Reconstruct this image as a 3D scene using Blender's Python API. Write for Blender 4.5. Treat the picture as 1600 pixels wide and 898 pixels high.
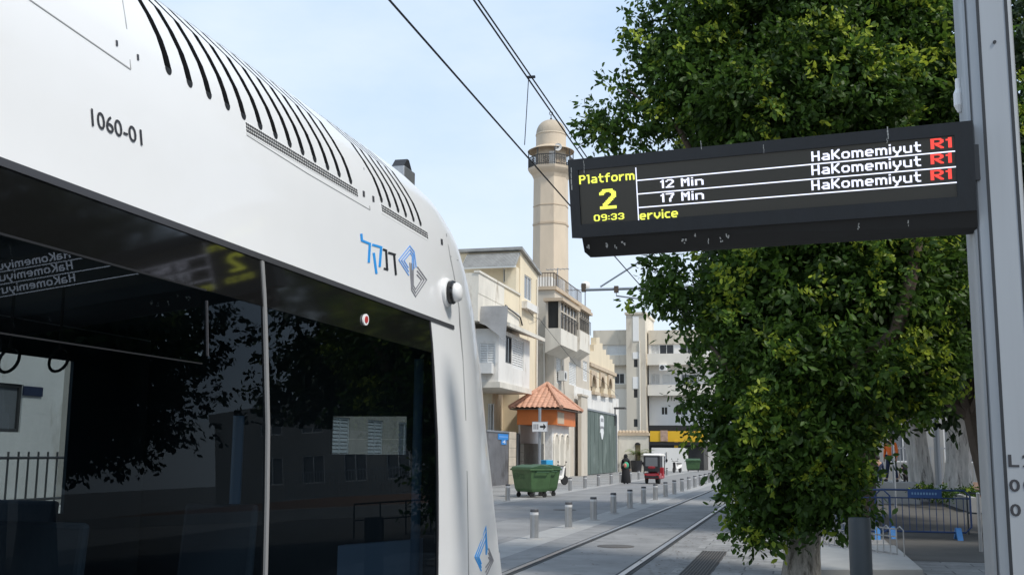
import bpy, bmesh, math, random
import numpy as np
from mathutils import Vector, Matrix, noise
from mathutils.bvhtree import BVHTree
random.seed(7); rng = np.random.default_rng(7)
scene = bpy.context.scene
for o in list(bpy.data.objects): bpy.data.objects.remove(o)
COL = scene.collection
# ------------------------------------------------------------------ camera
F = 1670.0
CAM = Vector((0, 0, 1.8))
_y = Vector((450/F, -260/F, 1.0)).normalized()
_c = -(0.009*_y.x + _y.y)/_y.z
_u = Vector((0.009, 1, _c)).normalized()
_x = _u.cross(_y)
if _x.x < 0: _x = -_x
def ray(px, py):
    d = Vector(((px-800)/F, -(py-449)/F, 1.0))
    return Vector((_x.dot(d), _y.dot(d), _u.dot(d)))
cam_d = bpy.data.cameras.new('camera'); cam = bpy.data.objects.new('camera', cam_d); COL.objects.link(cam)
right = Vector((_x.x, _y.x, _u.x)); up = Vector((_x.y, _y.y, _u.y)); fwd = Vector((_x.z, _y.z, _u.z))
m = Matrix.Identity(4)
for i in range(3):
    m[i][0] = right[i]; m[i][1] = up[i]; m[i][2] = -fwd[i]; m[i][3] = CAM[i]
cam.matrix_world = m
cam_d.sensor_width = 36; cam_d.lens = F*36/1600; cam_d.clip_start = 0.05; cam_d.clip_end = 3000
scene.camera = cam
# ------------------------------------------------------------------ light
SUN_EL, SUN_AZ = math.radians(52), math.radians(113)      # azimuth measured from +Y towards +X
w = bpy.data.worlds.new('World'); scene.world = w; w.use_nodes = True
nt = w.node_tree; N = nt.nodes; L = nt.links
for n in list(N): N.remove(n)
out = N.new('ShaderNodeOutputWorld'); bg = N.new('ShaderNodeBackground')
sky = N.new('ShaderNodeTexSky'); sky.sky_type = 'NISHITA'; sky.sun_disc = False
sky.sun_elevation = SUN_EL; sky.sun_rotation = SUN_AZ
sky.air_density = 0.75; sky.dust_density = 2.2; sky.ozone_density = 1.5
bg.inputs['Strength'].default_value = 0.15
tc = N.new('ShaderNodeTexCoord'); mp = N.new('ShaderNodeMapping'); mp.inputs['Scale'].default_value = (1.3, 1.3, 3.2)
nz = N.new('ShaderNodeTexNoise'); nz.inputs['Scale'].default_value = 2.1; nz.inputs['Detail'].default_value = 7; nz.inputs['Roughness'].default_value = 0.55
cr = N.new('ShaderNodeValToRGB'); cr.color_ramp.elements[0].position = 0.36; cr.color_ramp.elements[1].position = 0.80
cr.color_ramp.elements[0].color = (2.7, 3.9, 5.5, 1); cr.color_ramp.elements[1].color = (5.0, 5.5, 6.0, 1)
mix = N.new('ShaderNodeMixRGB'); mix.inputs[0].default_value = 0.82
L.new(tc.outputs['Generated'], mp.inputs[0]); L.new(mp.outputs[0], nz.inputs['Vector']); L.new(nz.outputs[0], cr.inputs[0])
sx = N.new('ShaderNodeSeparateXYZ'); L.new(tc.outputs['Generated'], sx.inputs[0])
hz = N.new('ShaderNodeMapRange'); hz.inputs['From Min'].default_value = 0.05; hz.inputs['From Max'].default_value = 0.48; hz.inputs['To Min'].default_value = 0.85; hz.inputs['To Max'].default_value = 0.0
L.new(sx.outputs['Z'], hz.inputs[0])
hm = N.new('ShaderNodeMixRGB'); hm.inputs[2].default_value = (4.9, 5.35, 5.8, 1); L.new(hz.outputs[0], hm.inputs[0]); L.new(cr.outputs[0], hm.inputs[1])
L.new(hm.outputs[0], mix.inputs[2]); L.new(sky.outputs[0], mix.inputs[1]); L.new(mix.outputs[0], bg.inputs[0]); L.new(bg.outputs[0], out.inputs[0])
sd = bpy.data.lights.new('sun', 'SUN'); sd.energy = 2.6; sd.angle = math.radians(8); sd.color = (1, 0.95, 0.87)
sun = bpy.data.objects.new('sun', sd); COL.objects.link(sun)
sdir = Vector((math.sin(SUN_AZ)*math.cos(SUN_EL), math.cos(SUN_AZ)*math.cos(SUN_EL), math.sin(SUN_EL)))
sun.rotation_euler = sdir.to_track_quat('Z', 'Y').to_euler(); sun.location = (20, -20, 40)
scene.view_settings.view_transform = 'Standard'; scene.view_settings.look = 'None'
scene.view_settings.gamma = 1; scene.view_settings.exposure = 0.42
scene.render.engine = 'CYCLES'
scene.cycles.max_bounces = 8; scene.cycles.transparent_max_bounces = 12

# ------------------------------------------------------------------ projection helpers: pixel of the photograph -> point on a plane
def atX(px, py, X): d = ray(px, py); return CAM + d*(X/d.x)
def atY(px, py, Y): d = ray(px, py); return CAM + d*(Y/d.y)
def atZ(px, py, Z=0): d = ray(px, py); return CAM + d*((Z-1.8)/d.z)
def YX(px, X, py=650): return atX(px, py, X).y
def ZX(px, py, X): return atX(px, py, X).z

# ------------------------------------------------------------------ materials
MAT = {}
def mat(name, col, rough=0.6, metal=0.0, var=0.0, scale=3.0, stretch=(1, 1, 1), bump=0.0, bscale=40, coat=0.0, emit=None, es=1.0, dirt=None, dcol=None, dthr=0.58):
    m = bpy.data.materials.new(name); m.use_nodes = True; MAT[name] = m
    nt = m.node_tree; N = nt.nodes; L = nt.links; b = N['Principled BSDF']
    b.inputs['Base Color'].default_value = (*col, 1); b.inputs['Roughness'].default_value = rough; b.inputs['Metallic'].default_value = metal
    if coat: b.inputs['Coat Weight'].default_value = coat; b.inputs['Coat Roughness'].default_value = 0.05
    if emit: b.inputs['Emission Color'].default_value = (*emit, 1); b.inputs['Emission Strength'].default_value = es
    if var or dirt or bump:
        tc = N.new('ShaderNodeTexCoord'); mp = N.new('ShaderNodeMapping'); mp.inputs['Scale'].default_value = stretch
        L.new(tc.outputs['Object'], mp.inputs[0])
    cur = None
    if var:
        n = N.new('ShaderNodeTexNoise'); n.inputs['Scale'].default_value = scale; n.inputs['Detail'].default_value = 8; n.inputs['Roughness'].default_value = 0.62
        L.new(mp.outputs[0], n.inputs['Vector'])
        r = N.new('ShaderNodeMapRange'); r.inputs['From Min'].default_value = 0.25; r.inputs['From Max'].default_value = 0.75
        r.inputs['To Min'].default_value = 1-var; r.inputs['To Max'].default_value = 1+var*0.7
        L.new(n.outputs[0], r.inputs[0])
        mx = N.new('ShaderNodeMixRGB'); mx.blend_type = 'MULTIPLY'; mx.inputs[0].default_value = 1; mx.inputs[1].default_value = (*col, 1)
        L.new(r.outputs[0], mx.inputs[2]); cur = mx.outputs[0]
    if dirt:
        n = N.new('ShaderNodeTexNoise'); n.inputs['Scale'].default_value = dirt; n.inputs['Detail'].default_value = 9; n.inputs['Roughness'].default_value = 0.7
        L.new(mp.outputs[0], n.inputs['Vector'])
        r = N.new('ShaderNodeMapRange'); r.inputs['From Min'].default_value = dthr; r.inputs['From Max'].default_value = dthr+0.14
        L.new(n.outputs[0], r.inputs[0])
        mx = N.new('ShaderNodeMixRGB'); mx.inputs[2].default_value = (*(dcol or tuple(c*0.45 for c in col)), 1)
        if cur: L.new(cur, mx.inputs[1])
        else: mx.inputs[1].default_value = (*col, 1)
        L.new(r.outputs[0], mx.inputs[0]); cur = mx.outputs[0]
    if cur: L.new(cur, b.inputs['Base Color'])
    if bump:
        n = N.new('ShaderNodeTexNoise'); n.inputs['Scale'].default_value = bscale; n.inputs['Detail'].default_value = 6
        L.new(mp.outputs[0], n.inputs['Vector'])
        bp = N.new('ShaderNodeBump'); bp.inputs['Strength'].default_value = bump; bp.inputs['Distance'].default_value = 0.02
        L.new(n.outputs[0], bp.inputs['Height']); L.new(bp.outputs[0], b.inputs['Normal'])
    return m
def brick(name, c1, c2, mortar, bw, bh, ms=0.012, rough=0.85, rot=None, var=0.25, bump=0.3, big=0.35):
    m = bpy.data.materials.new(name); m.use_nodes = True; MAT[name] = m
    nt = m.node_tree; N = nt.nodes; L = nt.links; b = N['Principled BSDF']; b.inputs['Roughness'].default_value = rough
    tc = N.new('ShaderNodeTexCoord'); mp = N.new('ShaderNodeMapping')
    if rot: mp.inputs['Rotation'].default_value = rot
    L.new(tc.outputs['Object'], mp.inputs[0])
    t = N.new('ShaderNodeTexBrick'); t.inputs['Scale'].default_value = 1; t.inputs['Brick Width'].default_value = bw; t.inputs['Row Height'].default_value = bh
    t.inputs['Mortar Size'].default_value = ms; t.inputs['Color1'].default_value = (*c1, 1); t.inputs['Color2'].default_value = (*c2, 1); t.inputs['Mortar'].default_value = (*mortar, 1)
    L.new(mp.outputs[0], t.inputs['Vector'])
    n = N.new('ShaderNodeTexNoise'); n.inputs['Scale'].default_value = big; n.inputs['Detail'].default_value = 10; n.inputs['Roughness'].default_value = 0.7
    L.new(tc.outputs['Object'], n.inputs['Vector'])
    r = N.new('ShaderNodeMapRange'); r.inputs['From Min'].default_value = 0.28; r.inputs['From Max'].default_value = 0.72; r.inputs['To Min'].default_value = 1-var; r.inputs['To Max'].default_value = 1+var
    L.new(n.outputs[0], r.inputs[0])
    mx = N.new('ShaderNodeMixRGB'); mx.blend_type = 'MULTIPLY'; mx.inputs[0].default_value = 1
    L.new(t.outputs['Color'], mx.inputs[1]); L.new(r.outputs[0], mx.inputs[2])
    n2 = N.new('ShaderNodeTexNoise'); n2.inputs['Scale'].default_value = 9; n2.inputs['Detail'].default_value = 8; n2.inputs['Roughness'].default_value = 0.75
    L.new(tc.outputs['Object'], n2.inputs['Vector'])
    r2 = N.new('ShaderNodeMapRange'); r2.inputs['From Min'].default_value = 0.25; r2.inputs['From Max'].default_value = 0.75; r2.inputs['To Min'].default_value = 1-var*0.7; r2.inputs['To Max'].default_value = 1+var*0.5
    L.new(n2.outputs[0], r2.inputs[0])
    mx2 = N.new('ShaderNodeMixRGB'); mx2.blend_type = 'MULTIPLY'; mx2.inputs[0].default_value = 1
    L.new(mx.outputs[0], mx2.inputs[1]); L.new(r2.outputs[0], mx2.inputs[2]); L.new(mx2.outputs[0], b.inputs['Base Color'])
    bp = N.new('ShaderNodeBump'); bp.inputs['Strength'].default_value = bump; bp.inputs['Distance'].default_value = 0.01
    L.new(n2.outputs[0], bp.inputs['Height']); L.new(bp.outputs[0], b.inputs['Normal'])
    return m
def glass(name, tint, refl=1.0, rough=0.0, ior=1.5):
    m = bpy.data.materials.new(name); m.use_nodes = True; MAT[name] = m
    nt = m.node_tree; N = nt.nodes; L = nt.links
    for n in list(N): N.remove(n)
    o = N.new('ShaderNodeOutputMaterial'); t = N.new('ShaderNodeBsdfTransparent'); t.inputs[0].default_value = (*tint, 1)
    g = N.new('ShaderNodeBsdfGlossy'); g.inputs['Roughness'].default_value = rough; g.inputs['Color'].default_value = (refl*.86, refl*.98, refl*1.08 if refl < .9 else refl, 1)
    f = N.new('ShaderNodeFresnel'); f.inputs['IOR'].default_value = ior
    mx = N.new('ShaderNodeMixShader'); ge = N.new('ShaderNodeNewGeometry'); mi = N.new('ShaderNodeMapRange'); mi.inputs['To Min'].default_value = ior; mi.inputs['To Max'].default_value = 1/ior
    L.new(ge.outputs['Backfacing'], mi.inputs[0]); L.new(mi.outputs[0], f.inputs['IOR'])
    L.new(f.outputs[0], mx.inputs[0]); L.new(t.outputs[0], mx.inputs[1]); L.new(g.outputs[0], mx.inputs[2]); L.new(mx.outputs[0], o.inputs[0])
    return m
def leafmat(name, dark, mid, young_lit, trans=0.3):
    m = bpy.data.materials.new(name); m.use_nodes = True; MAT[name] = m
    nt = m.node_tree; N = nt.nodes; L = nt.links
    for n in list(N): N.remove(n)
    o = N.new('ShaderNodeOutputMaterial'); a = N.new('ShaderNodeAttribute'); a.attribute_name = 'tint'
    r = N.new('ShaderNodeValToRGB'); e = r.color_ramp.elements
    e[0].position = 0; e[0].color = (*dark, 1); e[1].position = 1; e[1].color = (*young_lit, 1)
    k = e.new(0.6); k.color = (*mid, 1)
    L.new(a.outputs['Fac'], r.inputs[0])
    p = N.new('ShaderNodeBsdfPrincipled'); p.inputs['Roughness'].default_value = 0.5; p.inputs['Specular IOR Level'].default_value = 0.3; L.new(r.outputs[0], p.inputs['Base Color'])
    t = N.new('ShaderNodeBsdfTranslucent'); L.new(r.outputs[0], t.inputs[0])
    mx = N.new('ShaderNodeMixShader'); mx.inputs[0].default_value = trans
    L.new(p.outputs[0], mx.inputs[1]); L.new(t.outputs[0], mx.inputs[2]); L.new(mx.outputs[0], o.inputs[0])
    return m

mat('tram_white', (0.745, 0.745, 0.74), 0.32, var=0.035, scale=1.2, coat=0.35)
mat('tram_nose', (0.74, 0.75, 0.76), 0.35, var=0.03, coat=0.3)
mat('black_gloss', (0.006, 0.006, 0.006), 0.06)
mat('rubber', (0.02, 0.02, 0.022), 0.55)
mat('gasket', (0.045, 0.045, 0.05), 0.4)
mat('vent_dark', (0.006, 0.006, 0.007), 0.6)
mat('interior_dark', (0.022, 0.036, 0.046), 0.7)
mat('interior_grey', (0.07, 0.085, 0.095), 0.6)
mat('seat_blue', (0.018, 0.035, 0.055), 0.7)
mat('upright_blue', (0.10, 0.22, 0.36), 0.35)
mat('panel_blue', (0.28, 0.40, 0.55), 0.5)
mat('logo_blue', (0.02, 0.28, 0.70), 0.4)
mat('logo_black', (0.015, 0.015, 0.018), 0.4)
mat('logo_grey', (0.22, 0.22, 0.24), 0.4)
mat('logo_pale', (0.15, 0.35, 0.75), 0.4)
mat('marking_black', (0.03, 0.03, 0.035), 0.5)
mat('marker_red', (0.40, 0.03, 0.03), 0.4)
mat('white_plastic', (0.75, 0.75, 0.74), 0.35)
mat('seam_grey', (0.30, 0.30, 0.30), 0.5)
mat('door_seam', (0.22, 0.22, 0.22), 0.3)
glass('tram_glass', (0.33, 0.38, 0.41), 0.45, ior=1.35)
glass('hopper_glass', (0.25, 0.29, 0.32), 1.0, ior=1.5)
glass('clear_glass', (0.75, 0.78, 0.78), 1.0)
mat('board_black', (0.009, 0.012, 0.016), 0.45, var=0.25, scale=6, stretch=(3, 3, 0.6), bump=0.05)
mat('board_lower', (0.006, 0.007, 0.008), 0.5, var=0.3, scale=8)
mat('screen', (0.042, 0.039, 0.031), 0.4)
mat('led_yellow', (0.1, 0.1, 0.02), 0.5, emit=(0.78, 0.85, 0.10), es=1.1)
mat('led_white', (0.1, 0.1, 0.12), 0.5, emit=(0.78, 0.82, 1.0), es=1.1)
mat('led_red', (0.1, 0.02, 0.02), 0.5, emit=(1.0, 0.07, 0.05), es=0.9)
mat('dropping', (0.42, 0.42, 0.40), 0.8)
mat('mast_alu', (0.33, 0.35, 0.37), 0.45, metal=0.2, var=0.06, scale=2, stretch=(6, 6, 0.3))
mat('mast_groove', (0.015, 0.018, 0.022), 0.5)
mat('post_dark', (0.035, 0.045, 0.052), 0.45, var=0.15, scale=5)
mat('steel', (0.42, 0.42, 0.42), 0.38, metal=0.8, var=0.15, scale=9, stretch=(4, 4, 0.6))
mat('steel_cap', (0.06, 0.06, 0.065), 0.5)
mat('reflective', (0.6, 0.6, 0.6), 0.3)
mat('rail_steel', (0.30, 0.30, 0.31), 0.28, metal=0.9)
mat('rail_groove', (0.02, 0.02, 0.02), 0.8)
mat('wire', (0.02, 0.022, 0.03), 0.5, metal=0.3)
mat('galv', (0.30, 0.32, 0.34), 0.45, metal=0.5)
mat('asphalt', (0.205, 0.203, 0.20), 0.85, var=0.3, scale=0.5, bump=0.2, bscale=60, dirt=1.3, dcol=(0.165, 0.165, 0.168), dthr=0.56)
mat('asphalt_dark', (0.195, 0.195, 0.198), 0.88, var=0.2, scale=1.5, bump=0.2, bscale=60)
mat('track_concrete', (0.225, 0.223, 0.22), 0.85, var=0.32, scale=1.2, bump=0.25, bscale=50, dirt=2.6, dcol=(0.105, 0.103, 0.10), dthr=0.57)
brick('paving', (0.27, 0.265, 0.255), (0.215, 0.213, 0.208), (0.13, 0.13, 0.13), 0.6, 0.3, 0.012, var=0.32)
brick('platform_paving', (0.27, 0.267, 0.26), (0.20, 0.198, 0.194), (0.10, 0.10, 0.10), 0.9, 0.45, 0.013, var=0.42, big=0.8)
mat('kerb_stone', (0.30, 0.295, 0.285), 0.8, var=0.2, scale=2.5, bump=0.1)
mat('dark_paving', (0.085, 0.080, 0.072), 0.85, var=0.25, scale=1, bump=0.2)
mat('grate_brown', (0.09, 0.08, 0.07), 0.7, var=0.3, scale=12)
mat('slab_concrete', (0.36, 0.36, 0.35), 0.8, var=0.15, scale=2)
mat('ground_earth', (0.20, 0.19, 0.175), 0.9, var=0.25, scale=0.3)
mat('soil', (0.16, 0.09, 0.055), 0.95, var=0.4, scale=4, bump=0.4)
STR = (1, 1, 0.35)
mat('wall_yellow', (0.72, 0.62, 0.45), 0.85, var=0.14, scale=0.7, stretch=STR, bump=0.08, dirt=0.9, dcol=(0.48, 0.39, 0.27), dthr=0.56)
mat('wall_white', (0.70, 0.68, 0.64), 0.8, var=0.12, scale=0.8, stretch=STR, bump=0.06, dirt=1.1, dcol=(0.44, 0.40, 0.34), dthr=0.55)
mat('wall_stained', (0.68, 0.64, 0.56), 0.85, var=0.25, scale=0.9, stretch=STR, bump=0.1, dirt=0.9, dcol=(0.38, 0.33, 0.26), dthr=0.56)
mat('wall_olive', (0.46, 0.37, 0.23), 0.85, var=0.15, scale=0.9, stretch=STR)
mat('wall_beige', (0.53, 0.475, 0.395), 0.85, var=0.12, scale=0.6, stretch=STR, bump=0.06, dirt=0.7, dcol=(0.34, 0.29, 0.23), dthr=0.56)
mat('minaret_stone', (0.60, 0.50, 0.38), 0.85, var=0.12, scale=0.8, stretch=STR, bump=0.1, dirt=0.6, dcol=(0.46, 0.37, 0.28), dthr=0.58)
mat('stone_trim', (0.50, 0.40, 0.29), 0.85, var=0.15, scale=1.5)
mat('dome_stone', (0.44, 0.37, 0.28), 0.85, var=0.2, scale=1.2)
mat('mosque_cream', (0.68, 0.58, 0.42), 0.85, var=0.12, scale=0.8, stretch=STR)
mat('apt_beige', (0.60, 0.54, 0.44), 0.88, var=0.15, scale=0.35, stretch=STR, dirt=0.45, dcol=(0.36, 0.31, 0.25), dthr=0.56)
mat('apt_grey', (0.74, 0.69, 0.60), 0.88, var=0.12, scale=0.35, stretch=STR, dirt=0.4, dcol=(0.55, 0.51, 0.45), dthr=0.56)
mat('far_wall', (0.30, 0.295, 0.28), 0.88, var=0.2, scale=0.4, stretch=STR)
mat('apt_white', (0.78, 0.76, 0.72), 0.85, var=0.08, scale=0.5, stretch=STR)
mat('window_dark', (0.02, 0.022, 0.025), 0.12)
mat('window_grey', (0.16, 0.17, 0.18), 0.15)
mat('frame_white', (0.70, 0.70, 0.68), 0.55)
mat('frame_dark', (0.05, 0.05, 0.05), 0.5)
mat('shutter_white', (0.62, 0.62, 0.60), 0.6, var=0.1, scale=3)
mat('roof_sheet', (0.30, 0.30, 0.29), 0.7, var=0.3, scale=1.5)
mat('tarp_grey', (0.28, 0.28, 0.28), 0.75, var=0.25, scale=1.2)
mat('tile_terracotta', (0.50, 0.27, 0.18), 0.8, var=0.35, scale=3.5, dirt=4, dcol=(0.58, 0.36, 0.25), dthr=0.56)
mat('orange_paint', (0.62, 0.17, 0.035), 0.6, var=0.12, scale=1.5)
brick('stone_wall', (0.52, 0.46, 0.37), (0.43, 0.38, 0.31), (0.30, 0.27, 0.22), 0.5, 0.24, 0.02, rot=(math.radians(90), 0, math.radians(90)), var=0.2, big=1.0)
mat('gate_green', (0.085, 0.115, 0.10), 0.6, var=0.35, scale=0.7, stretch=(1, 1, 0.4), dirt=0.9, dcol=(0.18, 0.215, 0.195), dthr=0.53)
mat('metal_panel', (0.17, 0.17, 0.18), 0.5, metal=0.3, var=0.4, scale=0.8, dirt=0.7, dcol=(0.075, 0.07, 0.07), dthr=0.5)
mat('sign_blue', (0.02, 0.22, 0.60), 0.45)
mat('sign_white', (0.72, 0.73, 0.74), 0.45)
mat('bin_green', (0.055, 0.12, 0.045), 0.55, var=0.3, scale=2.5, dirt=2.2, dcol=(0.03, 0.06, 0.028), dthr=0.54)
mat('bin_dark', (0.03, 0.08, 0.035), 0.55)
mat('black_cloth', (0.012, 0.012, 0.014), 0.9)
mat('skin', (0.42, 0.24, 0.16), 0.6)
mat('hair', (0.015, 0.011, 0.009), 0.7)
mat('bag_green', (0.06, 0.35, 0.20), 0.8)
mat('bag_pink', (0.65, 0.20, 0.16), 0.8)
mat('hivis', (0.85, 0.17, 0.02), 0.7)
mat('navy', (0.015, 0.025, 0.06), 0.85)
mat('pale_cloth', (0.45, 0.42, 0.38), 0.85)
mat('shoe', (0.02, 0.02, 0.02), 0.6)
mat('sock_white', (0.6, 0.6, 0.6), 0.8)
mat('scooter_red', (0.30, 0.022, 0.03), 0.35)
mat('scooter_blue', (0.03, 0.30, 0.55), 0.5)
mat('tyre', (0.015, 0.015, 0.015), 0.8)
mat('tail_red', (0.5, 0.02, 0.02), 0.3)
mat('shop_yellow', (0.72, 0.42, 0.02), 0.55)
mat('shop_black', (0.015, 0.015, 0.015), 0.5)
mat('poster', (0.45, 0.30, 0.22), 0.6, var=0.5, scale=3)
mat('barrier_blue', (0.025, 0.055, 0.15), 0.4, metal=0.2)
mat('barrier_foot', (0.05, 0.20, 0.48), 0.5)
mat('barrier_plate', (0.02, 0.07, 0.22), 0.5)
mat('plate_text', (0.15, 0.28, 0.45), 0.5)
mat('bark_pale', (0.36, 0.33, 0.285), 0.9, var=0.5, scale=5, stretch=(2, 2, 0.6), bump=1.0, bscale=9, dirt=4.5, dcol=(0.10, 0.088, 0.07), dthr=0.49)
mat('bark_white', (0.60, 0.58, 0.54), 0.9, var=0.4, scale=3, stretch=(3, 3, 0.5), bump=1.0, bscale=5, dirt=2.4, dcol=(0.17, 0.155, 0.14), dthr=0.53)
mat('bark_brown', (0.10, 0.075, 0.055), 0.9, var=0.3, scale=4, bump=0.5, bscale=14)
mat('pot_black', (0.02, 0.02, 0.022), 0.6)
mat('brown_pole', (0.10, 0.075, 0.055), 0.8)
mat('hoarding', (0.15, 0.15, 0.16), 0.8, var=0.2, scale=0.5)
leafmat('leaf_ficus', (0.030, 0.062, 0.011), (0.090, 0.175, 0.026), (0.38, 0.45, 0.045), 0.45)
leafmat('leaf_far', (0.016, 0.034, 0.012), (0.04, 0.075, 0.02), (0.14, 0.18, 0.03), 0.25)  # darker green, with canopy shade put into the leaf colour
leafmat('leaf_palm', (0.05, 0.09, 0.02), (0.10, 0.16, 0.03), (0.20, 0.24, 0.05), 0.3)

# ------------------------------------------------------------------ mesh helpers
def tag(o, label=None, cat=None, group=None, kind=None):
    if label: o['label'] = label
    if cat: o['category'] = cat
    if group: o['group'] = group
    if kind: o['kind'] = kind
    return o
def empty(name, loc, label=None, cat=None, group=None):
    o = bpy.data.objects.new(name, None); COL.objects.link(o); o.location = loc; o.empty_display_size = 0.2
    return tag(o, label, cat, group)
class MB:
    def __init__(s): s.v = []; s.f = []; s.m = []
    def add(s, vs, fs, mi=0):
        b = len(s.v); s.v += [tuple(p) for p in vs]; s.f += [tuple(b+i for i in f) for f in fs]; s.m += [mi]*len(fs); return s
    def box(s, lo, hi, mi=0):
        x0, y0, z0 = [min(a, b) for a, b in zip(lo, hi)]; x1, y1, z1 = [max(a, b) for a, b in zip(lo, hi)]
        v = [(x0,y0,z0),(x1,y0,z0),(x1,y1,z0),(x0,y1,z0),(x0,y0,z1),(x1,y0,z1),(x1,y1,z1),(x0,y1,z1)]
        return s.add(v, [(0,3,2,1),(4,5,6,7),(0,1,5,4),(1,2,6,5),(2,3,7,6),(3,0,4,7)], mi)
    def prism(s, poly, d, mi=0):        # polygon of 3-D points extruded by vector d
        n = len(poly); d = Vector(d); a = [Vector(p) for p in poly]; b = [p+d for p in a]
        nrm = Vector((0, 0, 0))
        for i in range(n): nrm += a[i].cross(a[(i+1) % n])
        fs = [tuple(range(n)), tuple(range(2*n-1, n-1, -1))] + [(i, n+i, n+(i+1) % n, (i+1) % n) for i in range(n)]
        if nrm.dot(d) > 0: fs = [tuple(reversed(f)) for f in fs]
        return s.add(a+b, fs, mi)
    def tube(s, pts, r, n=10, mi=0, cap=True):
        pts = [Vector(p) for p in pts]; rs = r if isinstance(r, (list, tuple)) else [r]*len(pts)
        rings = []; ref = None
        for i, p in enumerate(pts):
            t = (pts[min(i+1, len(pts)-1)]-pts[max(i-1, 0)]).normalized()
            if ref is None: ref = Vector((0, 0, 1)) if abs(t.z) < 0.9 else Vector((1, 0, 0))
            a = (ref - t*ref.dot(t)).normalized(); ref = a; b = t.cross(a)
            rings.append([p + (a*math.cos(2*math.pi*k/n)+b*math.sin(2*math.pi*k/n))*rs[i] for k in range(n)])
        vs = [q for R in rings for q in R]; fs = []
        for i in range(len(pts)-1):
            for k in range(n):
                fs.append((i*n+k, i*n+(k+1) % n, (i+1)*n+(k+1) % n, (i+1)*n+k))
        if cap: fs += [tuple(range(n-1, -1, -1)), tuple(range((len(pts)-1)*n, len(pts)*n))]
        return s.add(vs, fs, mi)
    def lathe(s, prof, c=(0, 0, 0), n=24, mi=0, ax='z', a0=0.0):
        vs = []; fs = []
        for r, z in prof:
            for k in range(n):
                a = a0+2*math.pi*k/n; x, y = r*math.cos(a), r*math.sin(a)
                p = (x, y, z) if ax == 'z' else ((z, x, y) if ax == 'x' else (y, z, x))
                vs.append((c[0]+p[0], c[1]+p[1], c[2]+p[2]))
        m_ = len(prof)
        for i in range(m_-1):
            for k in range(n): fs.append((i*n+k, i*n+(k+1) % n, (i+1)*n+(k+1) % n, (i+1)*n+k))
        fs += [tuple(range(n-1, -1, -1)), tuple(range((m_-1)*n, m_*n))]
        return s.add(vs, fs, mi)
    def ball(s, c, r, n=12, mi=0):
        rx, ry, rz = r if isinstance(r, (tuple, list)) else (r, r, r)
        vs = []; fs = []; h = n//2
        for i in range(1, h):
            t = math.pi*i/h
            for k in range(n): a = 2*math.pi*k/n; vs.append((c[0]+rx*math.sin(t)*math.cos(a), c[1]+ry*math.sin(t)*math.sin(a), c[2]-rz*math.cos(t)))
        b = len(vs); vs += [(c[0], c[1], c[2]-rz), (c[0], c[1], c[2]+rz)]
        for i in range(h-2):
            for k in range(n): fs.append((i*n+k, i*n+(k+1) % n, (i+1)*n+(k+1) % n, (i+1)*n+k))
        for k in range(n): fs += [(b, (k+1) % n, k), (b+1, (h-2)*n+k, (h-2)*n+(k+1) % n)]
        return s.add(vs, fs, mi)
    def facade(s, O, U, V, Nn, W, H, holes, depth, mi=0):
        """rectangular wall face with real recesses: holes = (u0,u1,v0,v1)"""
        O, U, V, Nn = Vector(O), Vector(U), Vector(V), Vector(Nn)
        us = sorted({0.0, W} | {min(max(a, 0), W) for h in holes for a in h[:2]}); vs = sorted({0.0, H} | {min(max(a, 0), H) for h in holes for a in h[2:4]})
        def inh(u, v): return any(h[0] < u < h[1] and h[2] < v < h[3] for h in holes)
        flip = U.cross(V).dot(Nn) < 0
        def quad(a, b, c, d):
            s.add([a, b, c, d], [(0, 1, 2, 3) if not flip else (3, 2, 1, 0)], mi)
        P = lambda u, v, k=0.0: O+U*u+V*v-Nn*k
        for i in range(len(us)-1):
            for j in range(len(vs)-1):
                u0, u1, v0, v1 = us[i], us[i+1], vs[j], vs[j+1]
                if not inh((u0+u1)/2, (v0+v1)/2): quad(P(u0, v0), P(u1, v0), P(u1, v1), P(u0, v1))
        for h in holes:
            u0, u1, v0, v1 = max(h[0], 0), min(h[1], W), max(h[2], 0), min(h[3], H)
            quad(P(u0, v0, depth), P(u1, v0, depth), P(u1, v1, depth), P(u0, v1, depth))
            quad(P(u0, v0), P(u1, v0), P(u1, v0, depth), P(u0, v0, depth)); quad(P(u1, v0), P(u1, v1), P(u1, v1, depth), P(u1, v0, depth))
            quad(P(u1, v1), P(u0, v1), P(u0, v1, depth), P(u1, v1, depth)); quad(P(u0, v1), P(u0, v0), P(u0, v0, depth), P(u0, v1, depth))
        return s
    def block(s, x0, x1, y0, y1, z0, z1, hx=(), hy=(), depth=0.18, mi=0):
        """building block; hx: recesses (y0,y1,z0,z1) in the +X street face, hy: (x0,x1,z0,z1) in the -Y face"""
        s.facade((x1, y0, z0), (0, 1, 0), (0, 0, 1), (1, 0, 0), y1-y0, z1-z0, [(a-y0, b-y0, c-z0, d-z0) for a, b, c, d in hx], depth, mi)
        s.facade((x0, y0, z0), (1, 0, 0), (0, 0, 1), (0, -1, 0), x1-x0, z1-z0, [(a-x0, b-x0, c-z0, d-z0) for a, b, c, d in hy], depth, mi)
        s.add([(x0,y0,z0),(x0,y1,z0),(x1,y1,z0),(x1,y0,z0),(x0,y0,z1),(x1,y0,z1),(x1,y1,z1),(x0,y1,z1)], [(4,5,6,7),(2,1,7,6),(1,0,4,7),(0,1,2,3)], mi)
        return s
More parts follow.
